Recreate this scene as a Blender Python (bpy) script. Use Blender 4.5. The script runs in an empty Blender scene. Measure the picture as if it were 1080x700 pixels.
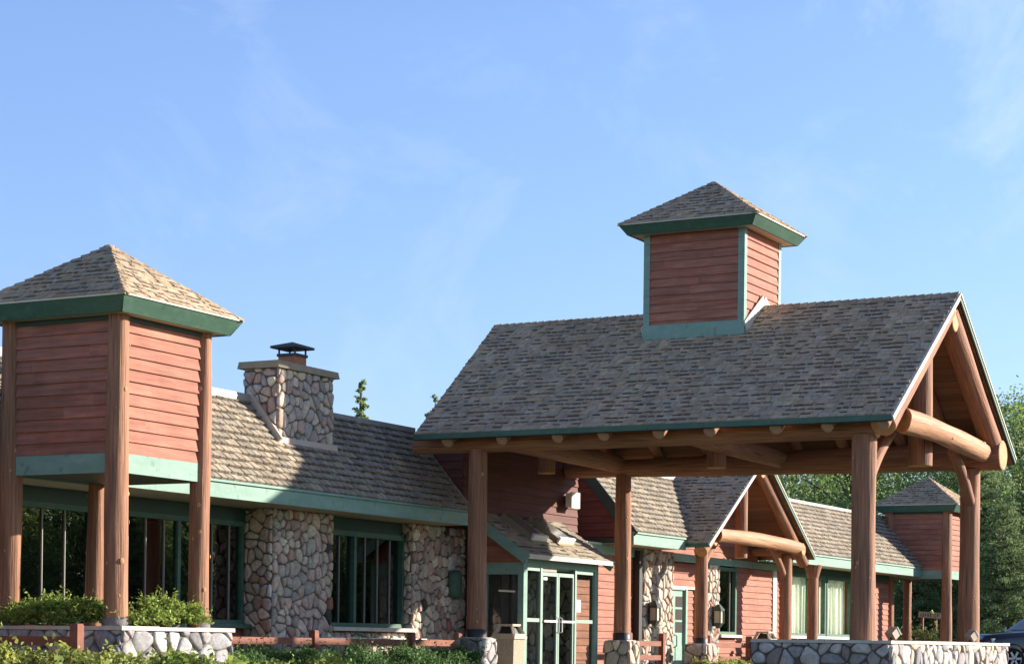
import bpy, math, random
import numpy as np
from mathutils import Vector, Matrix
R = math.radians
random.seed(7); rng = np.random.default_rng(7)
S = bpy.context.scene
COL = S.collection

# ------------------------------------------------------------------ camera, sky, sun, exposure
cd = bpy.data.cameras.new('camera'); cam = bpy.data.objects.new('camera', cd); COL.objects.link(cam)
TH, RO, FPX, CX, CY = 0.4983, 0.0120, 2229.0, 522.2, 680.0
fw = Vector((math.cos(TH), math.sin(TH), 0)); rt0 = Vector((math.sin(TH), -math.cos(TH), 0)); up0 = Vector((0, 0, 1))
rt = rt0*math.cos(RO) + up0*math.sin(RO); up = -rt0*math.sin(RO) + up0*math.cos(RO)
mw = Matrix.Identity(4)
for i in range(3): mw[i][0] = rt[i]; mw[i][1] = up[i]; mw[i][2] = -fw[i]
mw[2][3] = 0.95
cam.matrix_world = mw
cd.sensor_fit = 'HORIZONTAL'; cd.sensor_width = 36; cd.lens = FPX/1080*36
cd.shift_x = (540-CX)/1080; cd.shift_y = (CY-350)/1080
cd.clip_start = .1; cd.clip_end = 3000
S.camera = cam

SUN = Vector((.95, -1, .465)).normalized()
EL = math.asin(SUN.z); AZ = math.atan2(SUN.x, SUN.y)
W = bpy.data.worlds.new('World'); S.world = W; W.use_nodes = True
nt = W.node_tree; N = nt.nodes; L = nt.links
bg = N['Background']; bg.inputs['Strength'].default_value = 0.102
sky = N.new('ShaderNodeTexSky'); sky.sky_type = 'NISHITA'; sky.sun_disc = False
sky.sun_elevation = EL; sky.sun_rotation = AZ
sky.air_density = 1.0; sky.dust_density = 0.35; sky.ozone_density = 2.2
tc = N.new('ShaderNodeTexCoord')
mp = N.new('ShaderNodeMapping'); mp.inputs['Scale'].default_value = (5.5, 5.5, 8); mp.inputs['Location'].default_value = (3.1, 2.2, .35)
nz = N.new('ShaderNodeTexNoise'); nz.inputs['Scale'].default_value = 1.6; nz.inputs['Detail'].default_value = 9; nz.inputs['Roughness'].default_value = .62; nz.inputs['Distortion'].default_value = .5
rp = N.new('ShaderNodeValToRGB'); rp.color_ramp.elements[0].position = .50; rp.color_ramp.elements[1].position = .80
rp.color_ramp.elements[1].color = (.26, .26, .26, 1)
mx = N.new('ShaderNodeMixRGB'); mx.inputs[2].default_value = (5.6, 6.1, 6.8, 1)
L.new(tc.outputs['Generated'], mp.inputs['Vector']); L.new(mp.outputs[0], nz.inputs['Vector']); L.new(nz.outputs[0], rp.inputs[0])
vd_ = N.new('ShaderNodeVectorMath'); vd_.operation = 'DOT_PRODUCT'; vd_.inputs[1].default_value = (.9286, .2558, .2689); L.new(tc.outputs['Generated'], vd_.inputs[0])   # a thicker bank of cloud in one part of the sky
mr_ = N.new('ShaderNodeMapRange'); mr_.inputs['From Min'].default_value = .9955; mr_.inputs['From Max'].default_value = .9998; mr_.inputs['To Min'].default_value = .6; mr_.inputs['To Max'].default_value = 1.35; L.new(vd_.outputs['Value'], mr_.inputs['Value'])
cm_ = N.new('ShaderNodeMath'); cm_.operation = 'MULTIPLY'; L.new(rp.outputs[0], cm_.inputs[0]); L.new(mr_.outputs[0], cm_.inputs[1])
L.new(cm_.outputs[0], mx.inputs[0]); tn = N.new('ShaderNodeMixRGB'); tn.blend_type = 'MULTIPLY'; tn.inputs[0].default_value = 1; tn.inputs[2].default_value = (.84, .855, 1.04, 1)
L.new(sky.outputs[0], tn.inputs[1]); L.new(tn.outputs[0], mx.inputs[1]); sx = N.new('ShaderNodeSeparateXYZ'); L.new(tc.outputs['Generated'], sx.inputs[0])      # upper sky dimmed above the view to weaken fill light; horizon toned down
zr_ = N.new('ShaderNodeValToRGB'); zr_.color_ramp.elements[0].position = .28; zr_.color_ramp.elements[1].position = .62; zr_.color_ramp.elements[0].color = (1, 1, 1, 1); zr_.color_ramp.elements[1].color = (.70, .67, .66, 1)
e_ = zr_.color_ramp.elements.new(0.0); e_.color = (.62, .68, .78, 1); e_ = zr_.color_ramp.elements.new(0.12); e_.color = (.84, .87, .93, 1)
L.new(sx.outputs['Z'], zr_.inputs[0])
zm = N.new('ShaderNodeMixRGB'); zm.blend_type = 'MULTIPLY'; zm.inputs[0].default_value = 1; L.new(mx.outputs[0], zm.inputs[1]); L.new(zr_.outputs[0], zm.inputs[2])
L.new(zm.outputs[0], bg.inputs['Color'])
sl = bpy.data.lights.new('sun', 'SUN'); sl.energy = 4.3; sl.angle = R(.6); sl.color = (1, .92, .80)
so = bpy.data.objects.new('sun', sl); COL.objects.link(so)
so.rotation_euler = (-SUN).to_track_quat('-Z', 'Y').to_euler()
S.view_settings.view_transform = 'Standard'; S.view_settings.look = 'None'
S.view_settings.exposure = 1.25; S.view_settings.gamma = 1.0; S.view_settings.use_curve_mapping = False
S.cycles.use_denoising = True
S.cycles.max_bounces = 8; S.cycles.transparent_max_bounces = 24

# ------------------------------------------------------------------ helpers
class MB:
    def __init__(s): s.v = []; s.f = []; s.mi = []; s.c = []; s.uv = []; s.sm = []
    def add(s, vs, fs, mat=0, col=(1, 1, 1), uv=None, smooth=False):
        b = len(s.v); s.v += [tuple(p) for p in vs]
        s.c += [col]*len(vs) if not isinstance(col, list) else col
        s.uv += uv if uv else [(0, 0)]*len(vs)
        for f in fs:
            s.f.append(tuple(b+i for i in f)); s.mi.append(mat); s.sm.append(smooth)
    def box(s, x0, x1, y0, y1, z0, z1, mat=0, col=(1, 1, 1)):
        s.obox([(x0, y0), (x1, y0), (x1, y1), (x0, y1)], z0, z1, mat, col)
    def obox(s, ring, z0, z1, mat=0, col=(1, 1, 1)):
        n = len(ring)
        zb = z0 if hasattr(z0, '__len__') else [z0]*n; zt = z1 if hasattr(z1, '__len__') else [z1]*n
        vs = [(x, y, zb[i]) for i, (x, y) in enumerate(ring)] + [(x, y, zt[i]) for i, (x, y) in enumerate(ring)]
        fs = [tuple(range(n-1, -1, -1)), tuple(range(n, 2*n))] + [(i, (i+1) % n, n+(i+1) % n, n+i) for i in range(n)]
        s.add(vs, fs, mat, col)
    def hexa(s, bottom, top, mat=0, col=(1, 1, 1)):
        n = len(bottom)
        fs = [tuple(range(n-1, -1, -1)), tuple(range(n, 2*n))] + [(i, (i+1) % n, n+(i+1) % n, n+i) for i in range(n)]
        s.add(list(bottom)+list(top), fs, mat, col)
    def beam(s, a, b, w, h, mat=0, upv=(0, 0, 1), col=(1, 1, 1)):
        a = Vector(a); b = Vector(b); d = (b-a).normalized(); sd = d.cross(Vector(upv)).normalized(); u = sd.cross(d)
        q = lambda p: [p-sd*w/2-u*h/2, p+sd*w/2-u*h/2, p+sd*w/2+u*h/2, p-sd*w/2+u*h/2]
        s.add(q(a)+q(b), [(3, 2, 1, 0), (4, 5, 6, 7), (0, 1, 5, 4), (1, 2, 6, 5), (2, 3, 7, 6), (3, 0, 4, 7)], mat, col)
    def log(s, a, b, r0, r1=None, seg=10, n=22, wob=.035, bow=None, side=0, end=1, cut0=None, cut1=None, knots=0):
        a = Vector(a); b = Vector(b); r1 = r0 if r1 is None else r1
        d = (b-a); ln = d.length; d.normalize()
        ref = Vector((0, 0, 1)) if abs(d.z) < .9 else Vector((1, 0, 0))
        sd = d.cross(ref).normalized(); u = sd.cross(d)
        p1, p2, p3 = random.random()*6, random.random()*6, random.random()*6
        seg = max(seg, int(ln/.35)); vs = []; uv = []; rings = []
        u0 = random.random()*9
        for i in range(seg+1):
            t = i/seg; c = a.lerp(b, t)
            if bow: c = c+Vector(bow)*4*t*(1-t)
            r = (r0+(r1-r0)*t)*(1+wob*.5*math.sin(t*ln*1.9+p3))
            c = c+sd*(.3*wob*r0*math.sin(t*ln*1.1+p1))+u*(.3*wob*r0*math.sin(t*ln*.9+p2))
            for k in range(n+1):
                an = 2*math.pi*k/n
                rr = r*(1+wob*(.5*math.sin(2*an+p1+t*ln*.8)+.35*math.sin(5*an+p2+t*ln*1.3)+.2*math.sin(9*an+p3-t*ln*2.)))
                p = c+sd*math.cos(an)*rr+u*math.sin(an)*rr
                if i == 0 and cut0: p = p-d*((p-c).dot(Vector(cut0)))
                if i == seg and cut1: p = p-d*((p-c).dot(Vector(cut1)))
                vs.append(p); uv.append((k/n*2*math.pi*r0+u0, t*ln))
        fs = []
        for i in range(seg):
            for k in range(n):
                q = i*(n+1)+k; fs.append((q, q+1, q+n+2, q+n+1))
        s.add(vs, fs, side, uv=uv, smooth=True)
        for i, sg in ((0, -1), (seg, 1)):
            ring = vs[i*(n+1):i*(n+1)+n]; c = sum((Vector(p) for p in ring), Vector())/n
            cc = [c+(Vector(p)-c)*.93+d*sg*.012 for p in ring]
            av = list(ring)+cc+[c+d*sg*.016]
            ff = [(k, (k+1) % n, n+(k+1) % n, n+k) for k in range(n)]+[(n+k, n+(k+1) % n, 2*n) for k in range(n)]
            if sg < 0: ff = [tuple(reversed(x)) for x in ff]
            loc = [((Vector(p)-c).dot(sd), (Vector(p)-c).dot(u)) for p in av]
            s.add(av, ff, end, uv=loc)
        for _ in range(knots):
            t = random.uniform(.05, .95); an = random.uniform(0, 6.28); c = a.lerp(b, t); r = r0+(r1-r0)*t
            o = sd*math.cos(an)+u*math.sin(an); tt = d.cross(o); k = random.uniform(.014, .032)
            ring = [c+o*r*1.005+(tt*math.cos(q*1.047)+d*math.sin(q*1.047)*1.4)*k for q in range(6)]
            s.add(ring+[c+o*(r*1.015+.012)], [(q, (q+1) % 6, 6) for q in range(6)], end, uv=[(0, 0)]*7, smooth=True)
    def tube(s, pts, rs, n=8, mat=0, col=(1, 1, 1)):
        vs = []; fs = []; m = len(pts)
        for i, p in enumerate(pts):
            p = Vector(p); d = (Vector(pts[min(i+1, m-1)])-Vector(pts[max(i-1, 0)])).normalized()
            ref = Vector((0, 0, 1)) if abs(d.z) < .9 else Vector((1, 0, 0))
            sd = d.cross(ref).normalized(); u = sd.cross(d); r = rs[i] if hasattr(rs, '__len__') else rs
            vs += [p+sd*math.cos(2*math.pi*k/n)*r+u*math.sin(2*math.pi*k/n)*r for k in range(n)]
        for i in range(m-1):
            for k in range(n): fs.append((i*n+k, i*n+(k+1) % n, (i+1)*n+(k+1) % n, (i+1)*n+k))
        fs += [tuple(range(n-1, -1, -1)), tuple(range((m-1)*n, m*n))]
        s.add(vs, fs, mat, col, smooth=True)
    def lathe(s, c, prof, n=24, mat=0, axis=(0, 0, 1), col=(1, 1, 1)):
        d = Vector(axis).normalized(); ref = Vector((0, 0, 1)) if abs(d.z) < .9 else Vector((1, 0, 0))
        sd = d.cross(ref).normalized(); u = sd.cross(d); c = Vector(c); vs = []; fs = []
        for r, h in prof: vs += [c+d*h+(sd*math.cos(2*math.pi*k/n)+u*math.sin(2*math.pi*k/n))*r for k in range(n)]
        for i in range(len(prof)-1):
            for k in range(n): fs.append((i*n+k, i*n+(k+1) % n, (i+1)*n+(k+1) % n, (i+1)*n+k))
        s.add(vs, fs, mat, col, smooth=True)
    def build(s, name, mats, parent=None, label=None):
        org = world_loc(parent)
        me = bpy.data.meshes.new(name)
        me.from_pydata([(p[0]-org[0], p[1]-org[1], p[2]-org[2]) for p in s.v], [], s.f)
        if not isinstance(mats, (list, tuple)): mats = [mats]
        for m in mats: me.materials.append(m)
        me.polygons.foreach_set('material_index', s.mi); me.polygons.foreach_set('use_smooth', s.sm)
        at = me.color_attributes.new('tone', 'FLOAT_COLOR', 'POINT')
        at.data.foreach_set('color', [x for c in s.c for x in (c[0], c[1], c[2], 1)])
        ul = me.uv_layers.new(name='UVMap')
        li = np.zeros(len(me.loops), dtype=np.int32); me.loops.foreach_get('vertex_index', li)
        ul.data.foreach_set('uv', np.array(s.uv, dtype=np.float32)[li].ravel())
        me.update()
        o = bpy.data.objects.new(name, me); COL.objects.link(o)
        if parent: o.parent = parent
        if label: o['label'] = label
        return o

def world_loc(o):
    v = Vector((0, 0, 0))
    while o: v += o.location; o = o.parent
    return v
def thing(name, label, cat, loc, group=None, rz=0):
    o = bpy.data.objects.new(name, None); COL.objects.link(o); o.location = loc; o.rotation_euler = (0, 0, rz)
    o.empty_display_size = .2; o['label'] = label; o['category'] = cat
    if group: o['group'] = group
    return o
def tag(o, label, cat, group=None):
    o['label'] = label; o['category'] = cat
    if group: o['group'] = group
    return o
def copy_tree(o, parent=None):
    c = o.copy(); COL.objects.link(c)
    if parent: c.parent = parent
    for ch in list(o.children): copy_tree(ch, c)
    return c

# ------------------------------------------------------------------ materials
def mat(name, base, rough=.75, tone=False, noise=None, bump=None, coord='Object', noise2=None, metallic=0, spec=.5, dirt=None, crack=None):
    """noise=(scale xyz, amount) varies the colour; dirt=(scale, colour, amount) mixes a second colour in patches; bump=(scale xyz, strength, dist)"""
    m = bpy.data.materials.new(name); m.use_nodes = True
    nt = m.node_tree; n = nt.nodes; l = nt.links; p = n['Principled BSDF']
    p.inputs['Roughness'].default_value = rough; p.inputs['Metallic'].default_value = metallic
    p.inputs['Specular IOR Level'].default_value = spec
    tcn = n.new('ShaderNodeTexCoord'); src = tcn.outputs['UV' if coord == 'UV' else 'Object']
    def nzz(sc, detail=5, ro=.6):
        mpn = n.new('ShaderNodeMapping'); mpn.inputs['Scale'].default_value = sc if hasattr(sc, '__len__') else (sc,)*3
        q = n.new('ShaderNodeTexNoise'); q.inputs['Scale'].default_value = 1; q.inputs['Detail'].default_value = detail; q.inputs['Roughness'].default_value = ro
        l.new(src, mpn.inputs['Vector']); l.new(mpn.outputs[0], q.inputs['Vector']); return q
    cur = n.new('ShaderNodeRGB'); cur.outputs[0].default_value = (*base, 1); cur = cur.outputs[0]
    def mul(a, b):
        x = n.new('ShaderNodeMixRGB'); x.blend_type = 'MULTIPLY'; x.inputs[0].default_value = 1; l.new(a, x.inputs[1]); l.new(b, x.inputs[2]); return x.outputs[0]
    if tone:
        a = n.new('ShaderNodeAttribute'); a.attribute_name = 'tone'; cur = mul(cur, a.outputs['Color'])
    for q in (noise, noise2):
        if q:
            t = nzz(q[0]); mr = n.new('ShaderNodeMapRange'); mr.inputs['From Min'].default_value = .28; mr.inputs['From Max'].default_value = .72
            mr.inputs['To Min'].default_value = 1-q[1]; mr.inputs['To Max'].default_value = 1+q[1]
            l.new(t.outputs[0], mr.inputs['Value']); cur = mul(cur, mr.outputs[0])
    if dirt:
        t = nzz(dirt[0], 8, .65); mr = n.new('ShaderNodeMapRange'); mr.inputs['From Min'].default_value = .5; mr.inputs['From Max'].default_value = .7; mr.inputs['To Max'].default_value = dirt[2]
        l.new(t.outputs[0], mr.inputs['Value'])
        x = n.new('ShaderNodeMixRGB'); l.new(mr.outputs[0], x.inputs[0]); l.new(cur, x.inputs[1]); x.inputs[2].default_value = (*dirt[1], 1); cur = x.outputs[0]
    if crack:
        t = nzz(crack[0], 3, .5); mr = n.new('ShaderNodeMapRange'); mr.inputs['From Min'].default_value = crack[3]; mr.inputs['From Max'].default_value = crack[3]+.03; mr.inputs['To Max'].default_value = crack[2]
        l.new(t.outputs[0], mr.inputs['Value'])
        x = n.new('ShaderNodeMixRGB'); l.new(mr.outputs[0], x.inputs[0]); l.new(cur, x.inputs[1]); x.inputs[2].default_value = (*crack[1], 1); cur = x.outputs[0]
    l.new(cur, p.inputs['Base Color'])
    if bump:
        t = nzz(bump[0], 6); b = n.new('ShaderNodeBump'); b.inputs['Strength'].default_value = bump[1]; b.inputs['Distance'].default_value = bump[2]
        l.new(t.outputs[0], b.inputs['Height']); l.new(b.outputs[0], p.inputs['Normal'])
    return m
def leaf_mat(name, base, trans=.35):
    m = bpy.data.materials.new(name); m.use_nodes = True; nt = m.node_tree; n = nt.nodes; l = nt.links; p = n['Principled BSDF']
    a = n.new('ShaderNodeAttribute'); a.attribute_name = 'tone'
    x = n.new('ShaderNodeMixRGB'); x.blend_type = 'MULTIPLY'; x.inputs[0].default_value = 1; x.inputs[2].default_value = (*base, 1); l.new(a.outputs['Color'], x.inputs[1])
    l.new(x.outputs[0], p.inputs['Base Color']); p.inputs['Roughness'].default_value = .55; p.inputs['Specular IOR Level'].default_value = .3
    t = n.new('ShaderNodeBsdfTranslucent'); l.new(x.outputs[0], t.inputs['Color'])
    ms = n.new('ShaderNodeMixShader'); ms.inputs[0].default_value = trans; l.new(p.outputs[0], ms.inputs[1]); l.new(t.outputs[0], ms.inputs[2])
    l.new(ms.outputs[0], n['Material Output'].inputs['Surface']); return m
def glass_mat(name, tint, ior=1.6, refl=1.0):
    m = bpy.data.materials.new(name); m.use_nodes = True; nt = m.node_tree; n = nt.nodes; l = nt.links
    n.remove(n['Principled BSDF'])
    t = n.new('ShaderNodeBsdfTransparent'); t.inputs[0].default_value = (*tint, 1)
    g = n.new('ShaderNodeBsdfGlossy'); g.inputs['Roughness'].default_value = .004; g.inputs[0].default_value = (refl, refl, refl, 1)
    f = n.new('ShaderNodeFresnel'); f.inputs[0].default_value = ior
    tcn = n.new('ShaderNodeTexCoord'); q = n.new('ShaderNodeTexNoise'); q.inputs['Scale'].default_value = 1.3
    b = n.new('ShaderNodeBump'); b.inputs['Strength'].default_value = .004; b.inputs['Distance'].default_value = .02
    l.new(tcn.outputs['Object'], q.inputs['Vector']); l.new(q.outputs[0], b.inputs['Height']); l.new(b.outputs[0], g.inputs['Normal'])
    ms = n.new('ShaderNodeMixShader'); l.new(f.outputs[0], ms.inputs[0]); l.new(t.outputs[0], ms.inputs[1]); l.new(g.outputs[0], ms.inputs[2])
    l.new(ms.outputs[0], n['Material Output'].inputs['Surface']); return m

M = {}
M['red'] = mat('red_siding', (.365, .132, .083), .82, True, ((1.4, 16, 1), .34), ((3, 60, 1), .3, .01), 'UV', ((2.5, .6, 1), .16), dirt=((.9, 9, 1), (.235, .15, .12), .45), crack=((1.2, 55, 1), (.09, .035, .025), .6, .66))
M['redshade'] = mat('shaded_red_siding', (.145, .050, .036), .8, True, ((1.2, 14, 1), .25), ((3, 60, 1), .25, .01), 'UV', ((.25, .5, 1), .16))  # the red siding again, with the portico's shade put into its base colour
M['log'] = mat('log_wood', (.335, .152, .082), .78, False, ((34, 1.3, 1), .46), ((46, 1.6, 1), .7, .02), 'UV', ((5, .6, 1), .26), dirt=((26, 1.1, 1), (.16, .075, .046), .6), crack=((30, .55, 1), (.05, .024, .014), .9, .645))
M['logpale'] = mat('peeled_log_wood', (.47, .235, .12), .7, False, ((26, 1.0, 1), .3), ((40, 1.4, 1), .6, .02), 'UV', ((3, .5, 1), .2), dirt=((20, .7, 1), (.24, .11, .05), .5), crack=((24, .5, 1), (.06, .03, .015), .9, .63))
M['logend'] = mat('log_end_grain', (.54, .27, .115), .75, False, ((8, 8, 1), .22), None, 'UV', ((40, 40, 1), .12))
M['raftend'] = mat('weathered_end_grain', (.36, .20, .115), .8, False, ((8, 8, 1), .25), None, 'UV')
M['teal'] = mat('teal_trim', (.205, .33, .262), .7, False, ((1.2, 1.2, 5), .14), ((2, 2, 9), .15, .01), 'Object', ((9, 9, 9), .07), dirt=((5, 5, 12), (.30, .37, .31), .6), crack=((9, 9, 5), (.10, .19, .15), .55, .66))
M['green'] = mat('dark_green_trim', (.047, .115, .076), .6, False, ((1.5, 1.5, 6), .16), None, 'Object', None, dirt=((5, 5, 9), (.10, .16, .115), .55), crack=((14, 14, 5), (.02, .05, .035), .5, .66))
M['deepgreen'] = mat('deep_green_paint', (.018, .055, .042), .55, False, ((2, 2, 2), .15))
M['cream'] = mat('cream_trim', (.62, .55, .44), .7, False, ((3, 3, 3), .1))
M['beige'] = mat('beige_soffit', (.46, .38, .29), .8, False, ((1, 1, 1), .08))
M['shingle'] = mat('portico_shingle', (.46, .34, .222), .93, True, ((14, 14, 14), .25), ((60, 60, 60), .5, .006), 'Object', ((.25, 1.9, .25), .16), dirt=((.6, .6, .6), (.27, .235, .18), .25))
M['shingle2'] = mat('wing_shingle', (.34, .28, .205), .93, True, ((14, 14, 14), .22), ((60, 60, 60), .5, .006), 'Object', ((1.6, .4, .4), .2), dirt=((.7, .7, .7), (.21, .19, .15), .35))
M['under'] = mat('roof_underlay', (.035, .03, .027), .95)
M['plank'] = mat('ceiling_planks', (.24, .115, .065), .75, True, ((.6, 9, 1), .25), None, 'UV')
M['stone'] = mat('fieldstone', (1, 1, 1), .85, True, ((16, 16, 16), .26), ((30, 30, 30), .5, .02), 'Object', ((4, 4, 4), .12))
M['mortar'] = mat('mortar', (.135, .115, .095), .95, False, ((12, 12, 12), .3))
M['cap'] = mat('stone_cap', (.60, .53, .44), .85, False, ((5, 5, 5), .14), ((25, 25, 25), .3, .01))
M['tancap'] = mat('chimney_cap_stone', (.33, .26, .165), .85, False, ((6, 6, 6), .16), ((25, 25, 25), .3, .01))
M['metal'] = mat('coping_metal', (.36, .35, .32), .55, False, ((2, 2, 2), .12), None, 'Object', None, .3)
M['greyfoot'] = mat('grey_foot', (.17, .15, .14), .8, False, ((9, 9, 9), .2))
M['flash'] = mat('flashing', (.56, .46, .37), .6, False, ((3, 3, 3), .12))
M['flue'] = mat('flue_clay', (.42, .17, .075), .8, False, ((8, 8, 8), .15))
M['black'] = mat('black_metal', (.025, .025, .024), .5)
M['iron'] = mat('lantern_metal', (.03, .045, .036), .45)
M['lampglass'] = mat('lamp_glass', (.62, .56, .42), .25)
M['white'] = mat('white_paint', (.74, .72, .66), .6)
M['glass'] = glass_mat('window_glass', (.55, .60, .58), 2.25)
M['doorglass'] = glass_mat('door_glass', (.86, .90, .86), 1.6)
M['clearglass'] = glass_mat('clear_glass', (.93, .95, .92), 1.32)
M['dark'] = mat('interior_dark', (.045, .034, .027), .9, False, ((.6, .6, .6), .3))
M['blind'] = mat('blind_edge', (.27, .25, .215), .7)
M['curtain'] = mat('curtain_cloth', (.78, .82, .68), .85, False, ((3, 3, .4), .10))
M['fence'] = mat('fence_rail', (.24, .085, .05), .8, False, ((4, 4, 12), .25))
M['aggregate'] = mat('exposed_aggregate', (.40, .32, .225), .9, False, ((40, 40, 40), .35), ((60, 60, 60), .6, .01))
M['bin'] = mat('bin_hood', (.50, .41, .29), .6, False, ((6, 6, 6), .1))
M['soil'] = mat('planter_soil', (.06, .042, .03), .95, False, ((9, 9, 9), .3))
M['bark'] = mat('tree_bark', (.12, .09, .065), .9, False, ((6, 6, 2), .3))
M['leafA'] = leaf_mat('leaf_broad', (.24, .33, .11), .5)
M['leafB'] = leaf_mat('leaf_pine', (.20, .27, .105), .4)
M['leafC'] = leaf_mat('leaf_juniper', (.26, .33, .07), .4)
M['leafD'] = leaf_mat('leaf_yellow', (.30, .33, .085), .4)
M['leafE'] = leaf_mat('leaf_hedge', (.10, .18, .055), .35)

# ------------------------------------------------------------------ surface builders
def rnd(a, b): return random.uniform(a, b)
def siding(mb, org, ud, nd, z0, z1, span, exp=.155, thick=.030, mat=0):
    """clapboards: org + ud*u, outward normal nd, span(z)->(u0,u1) or None"""
    ud = Vector(ud); nd = Vector(nd); o = Vector(org); z = z0
    while z < z1-.01:
        zt = min(z+exp, z1); a0 = span(z+.002); a1 = span(zt-.002)
        if a0 and a1:
            u0, u1 = a0; u2, u3 = a1
            # split into board lengths
            cuts = [0, 1]
            if u1-u0 > 1.2: cuts = [0]+sorted(rnd(.12, .88) for _ in range(int((u1-u0)/2.2+rnd(0, 1))))+[1]
            for c0, c1 in zip(cuts[:-1], cuts[1:]):
                if c1-c0 < 1e-4: continue
                L0 = u0+(u1-u0)*c0; L1 = u0+(u1-u0)*c1; T0 = u2+(u3-u2)*c0; T1 = u2+(u3-u2)*c1
                P = lambda u, zz, d: o+ud*u+nd*d+Vector((0, 0, zz-o.z))
                dd = rnd(-.003, .003)
                vs = [P(L0, z, thick+dd), P(L1, z, thick+dd), P(T1, zt, .003), P(T0, zt, .003), P(L0, z, -.004), P(L1, z, -.004)]
                t = rnd(.90, 1.11); w = rnd(.96, 1.05); q = random.random()*20
                mb.add(vs, [(0, 1, 2, 3), (4, 5, 1, 0), (4, 0, 3), (1, 5, 2)], mat, (t, t*w, t*w), [(L0+q, z+q), (L1+q, z+q), (T1+q, zt+q), (T0+q, zt+q), (L0+q, z+q), (L1+q, z+q)])
        z = zt
def shingles(mb, org, ud, vd, nd, vlen, span, exp=.15, tab=.28, thick=.016, regular=None, gap=.008, mat=0, light=(.82, 1.2), warm=.05, dash=.55, dashlen=(.62, .99)):
    ud = Vector(ud).normalized(); vd = Vector(vd).normalized(); nd = Vector(nd).normalized(); o = Vector(org)
    rows = int(math.ceil(vlen/exp))
    for r in range(rows):
        v0 = r*exp; v1 = min(v0+exp*1.02, vlen)
        s0 = span(v0); s1 = span(v1)
        if not s0 or not s1: continue
        umin = min(s0[0], s1[0]); umax = max(s0[1], s1[1])
        off = (r*regular % 1.0)*tab if regular is not None else rnd(0, tab)
        u = umin-tab+off-(umin % tab if regular is not None else 0)
        while u < umax:
            w = tab if regular is not None else tab*rnd(.55, 1.35)
            a, b = u+gap/2, u+w-gap/2
            t = thick*(rnd(.8, 1.25) if regular is not None else random.choice((.3, .4, .9, 1.3, 1.5)))
            u += w
            a0 = max(a, s0[0]); b0 = min(b, s0[1]); a1 = max(a, s1[0]); b1 = min(b, s1[1])
            if b0-a0 < .004 and b1-a1 < .004: continue
            if b0 < a0: a0 = b0 = min(max((a0+b0)/2, s0[0]), s0[1])
            if b1 < a1: a1 = b1 = min(max((a1+b1)/2, s1[0]), s1[1])
            P = lambda uu, vv, d: o+ud*uu+vd*vv+nd*d
            j = rnd(-.006, .006) if r else 0
            k = rnd(*light) if random.random() < .6 else rnd(.85, 1.1); wv = 1+rnd(-warm, warm)
            vs = [P(a0, v0+j, t), P(b0, v0+j, t), P(b1, v1, .002), P(a1, v1, .002), P(a0, v0+j, -.01), P(b0, v0+j, -.01)]
            mb.add(vs, [(0, 1, 2, 3), (4, 5, 1, 0), (4, 0, 3), (1, 5, 2)], mat, (k*wv, k, k/wv))
            if random.random() < dash and b0-a0 > .05 and b1-a1 > .05:       # printed dark granule band, also painting in the shadow line under raised tabs
                f0, f1 = dashlen[0]*rnd(.92, 1.06), dashlen[1]; g = rnd(0, .25)*(b0-a0); kk = rnd(.10, .26)
                Qp = lambda uu, f: o+ud*uu+vd*(v0+(v1-v0)*f)+nd*(t+(.002-t)*f+.0015)
                mb.add([Qp(a0+(a1-a0)*f0+g, f0), Qp(b0+(b1-b0)*f0, f0), Qp(b0+(b1-b0)*f1, f1), Qp(a0+(a1-a0)*f1+g, f1)], [(0, 1, 2, 3)], mat, (kk*1.05, kk, kk*.95))
PAL = [(0.55, 0.424, 0.341), (0.495, 0.396, 0.314), (0.572, 0.468, 0.341), (0.462, 0.396, 0.33), (0.396, 0.352, 0.297), (0.495, 0.336, 0.259), (0.616, 0.517, 0.385), (0.374, 0.341, 0.292), (0.539, 0.402, 0.325), (0.462, 0.341, 0.275), (0.517, 0.446, 0.358), (0.418, 0.27, 0.204)]
PALW = [(.44, .40, .37), (.36, .34, .33), (.48, .44, .39), (.30, .28, .28), (.42, .36, .35), (.52, .48, .43), (.25, .23, .23), (.38, .33, .30)]
def voronoi(Wd, Hd, size, seed, aniso=1.15):
    r = random.Random(seed); pts = []; sx = size; sy = size*aniso
    nx = int(Wd/sx)+3; ny = int(Hd/sy)+3
    for j in range(-1, ny):
        for i in range(-1, nx):
            pts.append(((i+.5+(j % 2)*.5+r.uniform(-.5, .5))*sx, (j+.5+r.uniform(-.5, .5))*sy))
    pts = [p for p in pts if r.random() > .16]
    return pts
def clip(poly, nx, ny, c):
    out = []
    for i in range(len(poly)):
        p = poly[i]; q = poly[(i+1) % len(poly)]; dp = p[0]*nx+p[1]*ny-c; dq = q[0]*nx+q[1]*ny-c
        if dp <= 0: out.append(p)
        if dp*dq < 0:
            t = dp/(dp-dq); out.append((p[0]+(q[0]-p[0])*t, p[1]+(q[1]-p[1])*t))
    return out
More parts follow.
